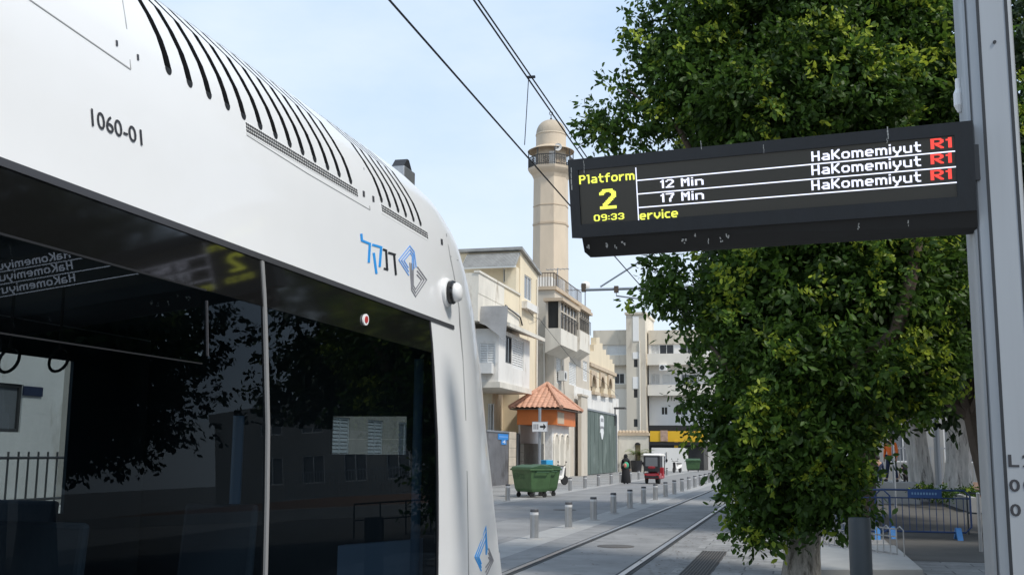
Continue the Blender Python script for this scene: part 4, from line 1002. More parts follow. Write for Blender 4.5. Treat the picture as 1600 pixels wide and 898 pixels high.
bay(906, 922, 483, 515, 545, -15.9)
xa = atY(866, 545, ye0-.3)
b = MB(); b.box((XE-.05, ye0+.05, zc0-.6), (XE+1.1, YX(880, XE), zet-.2))
# roof railing and clutter
rz0 = zet+.25
b = MB()
for k in range(22): x = -21+4.4*k/21; b.tube([(x, ye0+.1, rz0), (x, ye0+.1, rz0+1.0)], .025, 4)
for k in range(22): y = ye0+.1+(ye1-ye0)*.75*k/21; b.tube([(XE-.05, y, rz0), (XE-.05, y, rz0+1.0)], .025, 4)
b.tube([(-21, ye0+.1, rz0+1.0), (XE-.05, ye0+.1, rz0+1.0), (XE-.05, ye0+.1+(ye1-ye0)*.75, rz0+1.0)], .035, 5); b.build('roof_railing', 'brown_pole', be)
b = MB(); b.box((-19, ye0+3, rz0), (-17.6, ye0+4.2, rz0+1.2)); b.build('roof_tank', 'wall_white', be); b = MB(); b.box((-18.6, ye0+6, rz0), (-17.5, ye0+7.2, rz0+1.5)); b.build('roof_tank', 'wall_white', be)
def antenna(loc, h, label):
    r = empty('tv_antenna', loc, label, 'antenna', 'roof antennas')
    x, y, z = loc; b = MB(); b.tube([(x, y, z), (x, y, z+h)], .035, 5); b.build('pole', 'galv', r)
    b = MB(); b.tube([(x-.9, y, z+h-.1), (x+.9, y, z+h-.1)], .025, 4)
    for k in range(6): xx = x-.8+.32*k; b.tube([(xx, y-.4, z+h-.1), (xx, y+.4, z+h-.1)], .02, 4)
    b.build('elements', 'galv', r)
antenna((-17.6, ye0+5, rz0), 2.2, 'thin roof antenna on the beige building, right of the minaret')
antenna((-17.3, ye1-2, rz0), 1.5, 'shorter roof antenna at the far end of the beige building roof')
# satellite dish (pale round) on the far roof edge
p = atX(914, 446, XE-.3); ds = empty('satellite_dish', (p.x, p.y, zet+.25), 'pale satellite dish on the beige building roof edge', 'satellite dish')
b = MB(); vs = [(0, 0)]
b.lathe([(.02, .0), (.18, .03), (.32, .09), (.40, .16), (.39, .18), (.31, .12), (.02, .03)], (p.x, p.y, p.z), 18, ax='y'); b.build('dish', 'apt_white', ds, smooth=True)
b = MB(); b.tube([(p.x, p.y+.1, zet+.2), (p.x, p.y+.1, p.z)], .05, 6); b.build('stand', 'galv', ds)
# ================================================================== MINARET
YM = 93.0
mc = atY(860.5, 350, YM); mx = mc.x; ppm = 1/(atY(861, 350, YM).x-atY(860, 350, YM).x)
def MZ(py): return atY(860, py, YM).z
R_ = 26.3/ppm*1.03
mn = empty('minaret', (mx, YM, 0), 'tall pale stone minaret with dome and railed gallery, left of the departure board', 'minaret')
A0 = math.radians(22.5)
def oct_(mb, prof, n=8, a0=A0, mi=0): return mb.lathe([(r, z) for r, z in prof], (mx, YM, 0), n, mi, 'z', a0)
b = MB(); oct_(b, [(R_*1.04, 0), (R_*1.02, MZ(440)), (R_*1.0, MZ(352)), (R_*.985, MZ(275))]); b.build('shaft', 'minaret_stone', mn)
b = MB(); oct_(b, [(R_*1.0, MZ(354)), (R_*1.035, MZ(354)), (R_*1.035, MZ(351)), (R_*1.0, MZ(351))]); oct_(b, [(R_, MZ(325)), (R_*1.02, MZ(325)), (R_*1.02, MZ(324)), (R_, MZ(324))]); b.build('string_course', 'stone_trim', mn)
b = MB(); oct_(b, [(R_*.98, MZ(282)), (R_*1.03, MZ(279)), (R_*1.08, MZ(276)), (R_*1.18, MZ(273)), (R_*1.24, MZ(271)), (R_*1.30, MZ(268.5)), (R_*1.33, MZ(265)), (R_*1.25, MZ(264.8))]); b.build('gallery_corbel', 'minaret_stone', mn)
b = MB(); oct_(b, [(R_*.86, MZ(266)), (R_*.86, MZ(234))], 24); b.build('gallery_core', 'minaret_stone', mn, smooth=True)
rail_n = 8
for k in range(8):
    a1, a2 = A0+k*math.pi/4, A0+(k+1)*math.pi/4; r = R_*1.28
    P, Q = Vector((mx+r*math.cos(a1), YM+r*math.sin(a1), 0)), Vector((mx+r*math.cos(a2), YM+r*math.sin(a2), 0)); z0, z1 = MZ(264.8), MZ(249)
    b = MB(); b.tube([(P.x, P.y, z0), (P.x, P.y, MZ(238))], .05, 5); b.tube([(P.x, P.y, z1), (Q.x, Q.y, z1)], .05, 5); b.tube([(P.x, P.y, z0+.12), (Q.x, Q.y, z0+.12)], .03, 4)
    for j in range(1, 9): t = j/9; p = P.lerp(Q, t); b.tube([(p.x, p.y, z0), (p.x, p.y, z1)], .028, 4)
    c = P.lerp(Q, .5); d = (Q-P).normalized()
    for rr in (.28, .14): b.tube([(c.x+d.x*rr*math.cos(t), c.y+d.y*rr*math.cos(t), (z0+z1)/2+rr*math.sin(t)) for t in np.linspace(0, 2*math.pi, 13)], .03, 4)
    b.build('gallery_railing', 'frame_dark', mn)
b = MB(); oct_(b, [(R_*.9, MZ(233)), (R_*1.32, MZ(238.5)), (R_*1.33, MZ(237.8)), (R_*.9, MZ(231.5))], 32); b.build('gallery_canopy', 'stone_trim', mn, smooth=True)
b = MB(); oct_(b, [(R_*.86, MZ(233)), (R_*.855, MZ(213.5)), (R_*.88, MZ(213)), (R_*.88, MZ(211.5)), (R_*.86, MZ(211))], 28); b.build('drum', 'minaret_stone', mn, smooth=True)
zd0, zd1 = MZ(212), MZ(188.5)
b = MB(); oct_(b, [(R_*.86*math.cos(t)**.8, zd0+(zd1-zd0)*math.sin(t)) for t in np.linspace(0, math.pi/2-.02, 14)], 28); b.build('dome', 'dome_stone', mn, smooth=True)
b = MB(); b.tube([(mx, YM, zd1-.05), (mx, YM, zd1+.5)], .04, 6); b.ball((mx, YM, zd1+.15), .11, 8); b.tube([(mx+.16*math.cos(t), YM, zd1+.68+.16*math.sin(t)) for t in np.linspace(-4.2, 1.0, 12)], .035, 5); b.build('finial', 'frame_dark', mn)
def mface(px): p = atY(px, 250, YM-R_*.86); return p
p = atY(863, 243, YM-R_*.86-.02); b = MB(); b.box((p.x-.28, YM-R_*.9, MZ(264)), (p.x+.28, YM-R_*.8, MZ(243))); b.build('gallery_door', 'apt_white', mn)
p = atY(873, 239, YM-R_*.9); b = MB(); b.lathe([(.1, .0), (.2, -.25), (.34, -.5), (.36, -.5), (.36, -.46)], (p.x, YM-R_*.80, MZ(239)), 16, ax='y'); sp = b.build('loudspeaker', 'apt_white', mn, smooth=True)
b = MB(); b.ball((p.x, YM-R_*.80-.42, MZ(239)), .12, 8); b.build('horn_core', 'frame_dark', sp)
# ================================================================== MOSQUE FACADE WITH ARCHES
XM = -16.75
ym0, ym1 = ye1+.15, YX(961, XM); zm0 = zwt-1.5; zme = ZX(921, 565, XM)
mq = empty('arched_house', (XM-3, (ym0+ym1)/2, 0), 'yellow facade with three arches and a stepped crenellated gable', 'building')
hs_ = [rectX(923, 584, 930, 611, XM), rectX(937, 587, 943, 614, XM), rectX(949.5, 590, 954.5, 616, XM)]
b = MB(); b.block(-26, XM, ym0, ym1, 0, zme, hx=[(a, c, e, f-.0) for a, c, e, f in hs_], depth=.5)
gb = [(921, 566), (921, 548), (928, 548), (928, 538), (932, 538), (932, 527), (937, 527), (937, 536), (941.5, 536), (941.5, 546), (947, 546), (947, 554), (952.5, 554), (952.5, 561), (957, 561), (957, 568), (960, 568), (960, 580)]
gp_ = []
for (px, py) in gb:
    p = atX(px, py, XM); gp_.append((XM-.5, p.y, max(p.z, zme)))
gp_ = [(XM-.5, ym0, zme)]+[q for q in gp_ if q[2] > zme+.01]+[(XM-.5, ym1, zme)]
b.prism(gp_, (.5, 0, 0)); b.build('wall', 'mosque_cream', mq)
for a, c, e, f in hs_:
    bb = MB(); rr = (c-a)/2; poly = [(XM+.002, a-.25, f-rr), (XM+.002, a-.25, f+.35), (XM+.002, c+.25, f+.35), (XM+.002, c+.25, f-rr)]
    n = 10; arc = [(XM+.002, (a+c)/2+rr*math.cos(t), f-rr+rr*math.sin(t)) for t in np.linspace(0, math.pi, n)]
    bb.prism([(XM+.002, c+.25, f-rr)]+arc+[(XM+.002, a-.25, f-rr), (XM+.002, a-.25, f+.3), (XM+.002, c+.25, f+.3)], (.12, 0, 0))
    w_ = bb.build('arch', 'stone_trim', mq)
    bb = MB(); bb.box((XM-.45, a, e), (XM-.3, c, f)); bb.build('brown_pane', 'brown_pole', w_)  # dark brown pane set back in the arch
    bb = MB(); bb.box((XM+.001, a-.2, e-.25), (XM+.4, c+.2, e)); bb.build('sill', 'stone_trim', w_)
b = MB(); b.box((XM+.001, ym0, zme-.35), (XM+.18, ym1, zme-.05)); b.build('cornice', 'stone_trim', mq)
b = MB()
for q0, q1 in zip(gp_, gp_[1:]):
    if abs(q0[2]-q1[2]) < .05 and q0[2] > zme+.1:
        for t in (0.1, 0.9): y = q0[1]+(q1[1]-q0[1])*t; b.ball((XM-.25, y, q0[2]+.2), (.22, .28, .35), 8)
b.build('crenels', 'stone_trim', mq)
# ================================================================== ENTRANCE ARCH, WALL AND POTS
YA = 101.5
a_, c_ = atY(966, 680, YA), atY(1013, 740, YA); zt_ = atY(980, 680, YA).z
ea = empty('entrance_arch', ((a_.x+c_.x)/2, YA, 0), 'pale stone entrance wall with a small arched opening and pinkish coping, beyond the green gate', 'wall')
h = rectY(992, 688, 1001, 735, YA)
b = MB(); b.facade((a_.x, YA, 0), (1, 0, 0), (0, 0, 1), (0, -1, 0), c_.x-a_.x, zt_, [(h[0]-a_.x, h[1]-a_.x, .05, h[3]-.3)], .45); b.box((a_.x, YA+.5, 0), (c_.x, YA+.6, zt_)); b.build('wall', 'wall_stained', ea)
b = MB(); b.box((a_.x-.1, YA-.12, zt_), (c_.x+.1, YA+.6, zt_+.25))
for k in range(9): x = a_.x+(c_.x-a_.x)*(k+.5)/9; b.ball((x, YA+.2, zt_+.3), (.22, .2, .22), 8)
b.build('coping', 'stone_trim', ea)
rr = (h[1]-h[0])/2; xc = (h[0]+h[1])/2
b = MB(); b.prism([(xc+rr*math.cos(t), YA-.1, h[3]-.3-.1+rr*.9*math.sin(t)) for t in np.linspace(0, math.pi, 9)], (0, .08, 0)); b.build('arch_head', 'shop_black', ea)
b = MB(); b.box((h[0]+.02, YA+.3, .05), (h[1]-.02, YA+.42, h[3]-.35)); b.build('door', 'wall_olive', ea)
def palm(loc, s_, label):
    r = empty('potted_palm', loc, label, 'plant', 'potted palms')
    b = MB(); x, y, z = loc; b.lathe([(.34*s_, 0), (.42*s_, .5*s_), (.46*s_, .85*s_), (.40*s_, .86*s_)], loc, 16); b.build('pot', 'pot_black', r, smooth=True)
    b = MB(); b.tube([(x, y, .8*s_), (x, y, 1.35*s_)], .06*s_, 6); b.build('stem', 'brown_pole', r)
    b = MB(); tints = []
    for k in range(15):
        a = k*2.4; el = random.uniform(.2, 1.2); L_ = random.uniform(1.0, 1.5)*s_
        for j in range(9):
            t = (j+1)/9; px_ = x+math.cos(a)*L_*t*math.cos(el*.7); py_ = y+math.sin(a)*L_*t*math.cos(el*.7); pz = 1.3*s_+math.sin(el)*L_*t-.7*s_*t*t
            for sd_ in (-1, 1):
                d = Vector((-math.sin(a)*sd_, math.cos(a)*sd_, -.35)); q = Vector((px_, py_, pz)); dd = Vector((math.cos(a), math.sin(a), 0))*.07*s_
                b.add([q, q+d*.28*s_*(1-t*.5)+dd*2, q+dd*1.3], [(0, 1, 2)])
    o = b.build('fronds', 'leaf_palm', r); at = o.data.attributes.new('tint', 'FLOAT', 'FACE'); at.data.foreach_set('value', rng.random(len(o.data.polygons)).astype(np.float32))
p = atZ(994.5, 737); palm((p.x, p.y, 0), 1.25, 'potted palm in a black tub at the stone entrance, the left of two')
p = atZ(1006, 737); palm((p.x+.1, p.y, 0), 1.1, 'potted palm in a black tub at the stone entrance, behind the mobility scooter')
# ================================================================== APARTMENT BLOCK
YP = 122.0
def RY(*a): return rectY(*a, YP)
ab = empty('apartment_block', (-15, YP, 0), 'pale four storey apartment block with a stair tower closing the street', 'building')
x0, _, _, z1 = RY(927, 517, 982, 700); xt0, xt1, _, zt1 = RY(981.5, 494, 1013, 700); xr0, xr1, _, zr1 = RY(1013, 517, 1130, 700)
wl = [RY(960, 583, 976, 599.5), RY(949, 539, 980, 554), RY(940, 560, 980, 575), RY(933, 583, 952, 597), RY(950, 620, 978, 650)]
b = MB(); b.block(x0, xt0, YP, YP+10, 0, z1, hy=wl[:2]+wl[3:4]); b.build('wall', 'apt_grey', ab)
win_y(ab, YP, *wl[0], style='glass'); win_y(ab, YP, *wl[1], style='shutter_white'); win_y(ab, YP, *wl[3], style='window_grey')
b = MB(); q = RY(927, 517, 982, 538); b.box((x0, YP-.12, q[2]), (xt0-.02, YP-.003, q[3]+.05)); q2 = RY(945, 556, 981, 571); b.box((q2[0], YP-.9, q2[2]), (xt0-.02, YP-.003, q2[3])); q3 = RY(975, 600, 981, 606); b.box((x0, YP-.1, q3[2]), (xt0-.02, YP-.003, q3[3])); b.build('parapet', 'apt_beige', ab)
tw = [RY(993.5, 563, 999.5, 575), RY(993.5, 609, 999.5, 622), RY(993.5, 655, 999.5, 667)]
b = MB(); b.block(xt0, xt1, YP-1.6, YP+6, 0, zt1, hy=tw); b.build('stair_tower', 'apt_beige', ab)
for t in tw: win_y(ab, YP-1.6, *t, style='window_dark', fr='frame_dark')
q = RY(992, 497, 1001.5, 535); b = MB(); b.box((q[0], YP-1.66, q[2]), (q[1], YP-1.603, q[3])); q = RY(992, 552, 1001, 562); b.box((q[0], YP-1.64, q[2]), (q[1], YP-1.603, q[3])); q = RY(992, 590, 1001, 608); b.box((q[0], YP-1.64, q[2]), (q[1], YP-1.603, q[3])); b.build('render_patch', 'apt_white', ab)
q = RY(1001, 535, 1003, 700); b = MB(); b.tube([(q[0]+.1, YP-1.7, 2), (q[0]+.1, YP-1.7, q[3])], .07, 5); b.build('drain_pipe', 'apt_grey', ab)
b = MB(); b.box((xt0-.15, YP-1.75, zt1), (xt1+.15, YP+6, zt1+.25)); b.build('tower_cap', 'apt_beige', ab)
wr = [RY(1030, 538, 1053, 553), RY(1033, 635, 1043.5, 648), RY(1017, 538, 1030, 553), RY(1017, 584, 1031, 600), RY(1035, 584, 1060, 600), RY(1062, 538, 1085, 553), RY(1064, 584, 1090, 600), RY(1055, 635, 1075, 648)]
b = MB(); b.block(xr0, xr1+8, YP, YP+10, 0, zr1, hy=wr); b.build('wall', 'apt_white', ab)
for i, t in enumerate(wr): win_y(ab, YP, *t, style=('glass', 'window_dark', 'shutter', 'shutter', 'shutter_white', 'glass', 'window_grey', 'glass')[i])
b = MB(); q = RY(1013, 517, 1130, 536); b.box((xr0+.02, YP-.15, q[2]), (xr1+8, YP-.003, q[3]+.05)); b.build('parapet', 'apt_beige', ab)
for q in (RY(1014, 554, 1130, 570), RY(1014, 602, 1130, 618)):
    b = MB(); b.box((xr0+.02, YP-1.2, q[2]), (xr1+8, YP-1.05, q[3])); b.box((xr0+.02, YP-1.05, q[2]), (xr1+8, YP-.003, q[2]+.2)); b.build('balcony', 'apt_grey', ab)
q = RY(1033, 571, 1044.5, 580); b = MB(); b.box((q[0], YP-1.65, q[2]), (q[1], YP-1.21, q[3])); b.lathe([(.26, -.01), (.26, .02)], ((q[0]+q[1])/2-.1, YP-1.66, (q[2]+q[3])/2), 14, ax='y', mi=1); b.build('air_conditioner', ['apt_white', 'frame_dark'], ab)
# shop at its foot
YS = 116.0
def RS(*a): return rectY(*a, YS)
sh = empty('corner_shop', (-16, YS, 0), 'low shop with a bright yellow fascia at the foot of the apartment block', 'shop')
q = RS(1013, 664, 1100, 735); b = MB(); b.box((q[0], YS, 0), (q[1], YS+5.5, q[3])); b.build('wall', 'shop_black', sh)
q = RS(1016, 673, 1100, 690); b = MB(); b.box((q[0], YS-.25, q[2]), (q[1], YS-.003, q[3])); b.build('fascia', 'shop_yellow', sh)
q = RS(1032.5, 672, 1044, 689); b = MB(); b.box((q[0], YS-.35, q[2]), (q[1], YS-.253, q[3])); b.build('poster', 'poster', sh)
q = RS(1013, 690, 1100, 700); b = MB(); b.box((q[0], YS-.6, q[3]-.35), (q[1], YS-.003, q[3])); b.build('awning', 'shop_black', sh)
q = RS(1054, 688, 1060, 700); b = MB(); b.box((q[0], YS-.34, q[2]), (q[1], YS-.253, q[3])); b.build('banner', 'shop_yellow', sh)
YW2 = 110.0
q = rectY(1018, 699, 1075, 737, YW2); b = MB(); b.box((q[0], YW2, 0), (q[1], YW2+.25, q[3])); wb = b.build('white_wall', 'apt_white', label='white painted block wall in front of the yellow shop', cat='wall')
b = MB(); q2 = rectY(1040.5, 706, 1041.8, 722, YW2); b.box((q2[0], YW2-.05, q2[2]), (q2[1], YW2-.003, q2[3])); b.build('slot', 'frame_dark', wb)
# ================================================================== STREET SIGN, BINS, SCOOTERS
p = atX(843, 730, -12.7)
ss = empty('street_sign', (p.x, p.y, 0), 'white one way sign with a black arrow on a grey pole', 'sign')
zs1 = ZX(843, 637, -12.7); b = MB(); b.tube([(p.x, p.y, 0), (p.x, p.y, zs1)], .075, 10); b.build('pole', 'galv', ss, smooth=True)
q = rectY(831.5, 658, 855.5, 674.5, p.y-.12); b = MB(); b.box((q[0], p.y-.15, q[2]), (q[1], p.y-.11, q[3])); pl = b.build('plate', 'sign_white', ss)
w_, h_ = q[1]-q[0], q[3]-q[2]
b = MB(); yy = p.y-.154; xm_, zm_ = q[0]+w_*.52, (q[2]+q[3])/2
b.prism([(xm_, yy, zm_-.05), (xm_+w_*.22, yy, zm_-.05), (xm_+w_*.22, yy, zm_-.16), (xm_+w_*.4, yy, zm_), (xm_+w_*.22, yy, zm_+.16), (xm_+w_*.22, yy, zm_+.05), (xm_, yy, zm_+.05)], (0, .003, 0)); b.build('arrow', 'logo_black', pl)
b = MB()
for k in range(3): b.box((q[0]+w_*(.1+.12*k), yy, zm_-.13), (q[0]+w_*(.17+.12*k), yy+.003, zm_+.13))
for (u0, u1, v0, v1) in ((0, 1, 0, .05), (0, 1, .95, 1), (0, .03, .05, .95), (.97, 1, .05, .95)): b.box((q[0]+w_*u0, yy, q[2]+h_*v0), (q[0]+w_*u1, yy+.003, q[2]+h_*v1))
b.build('sign_marking', 'logo_grey', pl)
def bin_():
    r = empty('waste_container', (0, 0, 0))
    b = MB(); v = []
    for (z, wx, wy) in ((.22, .56, .36), (.34, .60, .42), (1.10, .70, .52)): v += [(-wx, -wy, z), (wx, -wy, z), (wx, wy, z), (-wx, wy, z)]
    fs = [(3, 2, 1, 0)]
    for j in range(2):
        for k in range(4): fs.append((j*4+k, j*4+(k+1) % 4, j*4+4+(k+1) % 4, j*4+4+k))
    b.add(v, fs+[(8, 9, 10, 11)]); body = b.build('body', 'bin_green', r, bevel=.03)
    b = MB(); b.box((-.74, -.56, 1.06), (.74, .56, 1.13)); b.build('rim', 'bin_green', r, bevel=.015)
    b = MB(); b.prism([(-.70, -.54, 1.13), (-.70, .54, 1.13), (-.70, .50, 1.22), (-.70, 0, 1.29), (-.70, -.50, 1.20)], (1.40, 0, 0)); b.build('lid', 'bin_dark', r, bevel=.02)
    for s_ in (-.35, .0, .35):
        b = MB(); b.box((s_-.02, -.50, .4), (s_+.02, -.40, .9)); 
    for (x, y) in ((-.48, -.3), (.48, -.3), (-.48, .3), (.48, .3)):
        b = MB(); b.lathe([(.09, -.03), (.10, -.02), (.10, .02), (.09, .03)], (x, y, .10), 14, ax='x'); b.box((x-.05, y-.04, .12), (x+.05, y+.04, .24)); b.build('wheel', 'tyre', r)
    for s_ in (-1, 1):
        b = MB(); b.tube([(s_*.70, -.3, 1.0), (s_*.80, -.3, 1.0), (s_*.80, .3, 1.0), (s_*.70, .3, 1.0)], .025, 6); b.build('handle', 'bin_dark', r)
    return r, body
p = atZ(827, 777); bn_, body_ = bin_(); bn_.location = (0, 0, 0)
b = MB()
def zig(x0, z0, pts, w_=.02):
    P = [Vector((x0+u, -.47-.0, z0+v_)) for u, v_ in pts]
    for a, c in zip(P, P[1:]):
        yo = lambda z: -(.42+(z-.34)/.76*.10)-.006
        d = (c-a).normalized(); n_ = Vector((-d.z, 0, d.x))*w_/2
        q = [a+n_, c+n_, c-n_, a-n_]; b.prism([(v.x, yo(v.z), v.z) for v in q], (0, .004, 0))
letters = {'V': [(0, .2), (.05, 0), (.1, .2)], 'E': [(.1, .2), (0, .2), (0, .1), (.08, .1), (0, .1), (0, 0), (.1, 0)], 'T': [(0, .2), (.1, .2), (.05, .2), (.05, 0)], 'C': [(.1, .18), (.04, .2), (0, .1), (.04, 0), (.1, .02)], 'K': [(0, .2), (0, 0), (0, .1), (.1, .2), (0, .1), (.1, 0)], 'D': [(0, 0), (0, .2), (.08, .15), (.09, .06), (0, 0)]}
for i, ch in enumerate('VETECKD'): zig(-.62+i*.125, .72+.01*(i % 3), letters[ch])
gf = b.build('graffiti', 'bin_dark', body_)
b = MB(); b.box((.38, -.462, .66), (.47, -.455, .76)); b.build('sticker', 'sign_white', body_)
bn_.location = (p.x-.02, p.y+.45, 0); bn_.rotation_euler.z = math.radians(-42)
tag(bn_, 'green wheeled waste container with dark scrawled letters, the front of two by the pavement edge', 'waste container', 'green waste containers')
o = copy_tree(bn_); o.location = (p.x+.02, p.y+2.0, 0); o.rotation_euler.z = math.radians(-48)
tag(o, 'green wheeled waste container half hidden behind the one with scrawled letters', 'waste container', 'green waste containers')
p = atZ(1083, 737); o = copy_tree(bn_); o.location = (p.x, p.y, 0); o.rotation_euler.z = math.radians(5)
tag(o, 'green wheeled waste container far down the street near the white wall', 'waste container', 'green waste containers')
def motor_scooter(label, box=True):
    r = empty('motor_scooter', (0, 0, 0), label, 'motor scooter', 'parked motor scooters')
    for y in (-.62, .62):
        b = MB(); b.lathe([(.17, -.05), (.25, -.045), (.27, 0), (.25, .045), (.17, .05)], (0, y, .27), 20, ax='x'); wv = b.build('wheel', 'tyre', r, smooth=True)
        b = MB(); b.lathe([(.16, -.03), (.16, .03)], (0, y, .27), 14, ax='x'); b.build('rim', 'galv', wv)
    b = MB(); b.prism([(-.14, -.85, .62), (-.14, -.55, .45), (-.14, -.05, .35), (-.14, .3, .30), (-.14, .45, .42), (-.14, .55, 1.0), (-.14, .45, 1.02), (-.14, .30, .5), (-.14, 0, .5), (-.14, -.1, .72), (-.14, -.8, .78)], (.28, 0, 0)); b.build('body', 'apt_white', r, bevel=.03)
    b = MB(); b.box((-.13, -.78, .78), (.13, -.02, .88)); b.build('seat', 'rubber', r, bevel=.03)
    b = MB(); b.tube([(-.33, .38, 1.08), (0, .48, 1.02), (.33, .38, 1.08)], .022, 6); b.tube([(0, .62, .27), (0, .48, 1.02)], .035, 6); b.build('handlebar', 'rubber', r)
    for s_ in (-1, 1):
        b = MB(); b.tube([(s_*.25, .42, 1.06), (s_*.30, .44, 1.22)], .01, 5); b.ball((s_*.32, .44, 1.26), (.06, .015, .045), 8); b.build('mirror', 'rubber', r)
    b = MB(); b.box((-.1, -.89, .60), (.1, -.84, .70)); b.build('tail_light', 'tail_red', r)
    b = MB(); b.box((-.12, .56, .45), (.12, .62, .95)); b.build('front_shield', 'rubber', r, bevel=.02)
    if box:
        b = MB(); b.box((-.25, -.95, .90), (.25, -.45, 1.36)); b.build('delivery_box', 'scooter_blue', r, bevel=.03)
    return r
ms = motor_scooter('parked motor scooter with a blue delivery box behind the green container'); p = atZ(869, 757.5); ms.location = (p.x, p.y, 0); ms.rotation_euler.z = math.radians(-35)
m2 = motor_scooter('dark parked motor scooter far off by the white wall', False); p = atZ(1058, 738); m2.location = (p.x, p.y, 0); m2.rotation_euler.z = math.radians(160)
# mobility scooter with canopy
p = atZ(1020, 755.5)
mo = empty('mobility_scooter', (0, 0, 0), 'red mobility scooter with a white canopy driving away along the road', 'mobility scooter')
for x in (-.36, .36):
    b = MB(); b.lathe([(.13, -.07), (.21, -.065), (.225, 0), (.21, .065), (.13, .07)], (x, -.45, .225), 18, ax='x'); b.build('wheel', 'tyre', mo, smooth=True)
b = MB(); b.lathe([(.13, -.06), (.21, -.055), (.225, 0), (.21, .055), (.13, .06)], (0, .75, .225), 18, ax='x'); b.build('wheel', 'tyre', mo, smooth=True)
b = MB(); b.prism([(-.45, -.72, .30), (-.45, .2, .26), (-.45, .9, .30), (-.45, .95, .55), (-.45, .75, .95), (-.45, .62, .95), (-.45, .5, .42), (-.45, .05, .42), (-.45, -.05, .62), (-.45, -.68, .64), (-.45, -.76, .5)], (.9, 0, 0)); bd = b.build('body', 'scooter_red', mo, bevel=.05)
b = MB(); b.box((-.42, -.785, .34), (.42, -.74, .46)); b.build('bumper', 'rubber', mo)
for x in (-.36, .36):
    b = MB(); b.box((x-.06, -.79, .50), (x+.06, -.75, .58)); b.build('tail_light', 'tail_red', bd)
b = MB(); b.box((-.28, -.45, .64), (.28, .02, .76)); b.prism([(-.27, -.48, .7), (-.27, -.36, .7), (-.27, -.44, 1.25), (-.27, -.54, 1.25)], (.54, 0, 0)); b.build('seat', 'rubber', mo, bevel=.03)
b = MB(); b.prism([(-.50, -.80, 1.62), (-.50, .95, 1.60), (-.50, 1.0, 1.64), (-.50, .6, 1.74), (-.50, -.5, 1.76), (-.50, -.80, 1.70)], (1.0, 0, 0)); b.build('canopy_roof', 'apt_white', mo, bevel=.03)
for x in (-.46, .46):
    for y in (-.72, .8):
        b = MB(); b.tube([(x, y, .55), (x, y, 1.64)], .025, 6); b.build('canopy_post', 'rubber', mo)
b = MB(); b.box((-.46, -.77, .72), (.46, -.755, 1.62)); rw = b.build('rear_curtain', 'rubber', mo)
for x in (-.475, .475):
    b = MB(); b.box((x-.006, -.72, .95), (x+.006, .1, 1.62)); b.build('side_curtain', 'rubber', mo)
b = MB(); b.box((-.36, -.777, 1.02), (.36, -.772, 1.54)); b.build('clear_pane', 'window_grey', rw)
b = MB(); b.ball((0, -.76, .95), (.26, .03, .10), 10); b.build('logo_patch', 'scooter_red', rw)
b = MB(); b.tube([(.46, .7, 1.3), (.60, .7, 1.35)], .012, 5); b.ball((.62, .68, 1.36), (.07, .02, .10), 8); b.build('mirror', 'rubber', mo)
mo.location = (p.x, p.y+.7, 0); mo.rotation_euler.z = math.radians(-4)
# ================================================================== PEOPLE
def skin_mesh(V, Ed, R, root=0, sub=1):
    me = bpy.data.meshes.new('sk'); me.from_pydata(V, Ed, []); o = bpy.data.objects.new('sk', me); COL.objects.link(o)
    md = o.modifiers.new('s', 'SKIN'); sv = me.skin_vertices[0].data
    for i, r in enumerate(R): sv[i].radius = (r, r) if not isinstance(r, tuple) else r
    sv[root].use_root = True
    ss_ = o.modifiers.new('u', 'SUBSURF'); ss_.levels = sub; ss_.render_levels = sub
    dg = bpy.context.evaluated_depsgraph_get(); dg.update(); m_ = bpy.data.meshes.new_from_object(o.evaluated_get(dg))
    bpy.data.objects.remove(o); bpy.data.meshes.remove(me); m_.polygons.foreach_set('use_smooth', [True]*len(m_.polygons)); return m_
def mobj(me, name, m_, parent):
    me.materials.clear(); me.materials.append(MAT[m_]); me.name = name; o = bpy.data.objects.new(name, me); COL.objects.link(o); o.parent = parent; return o
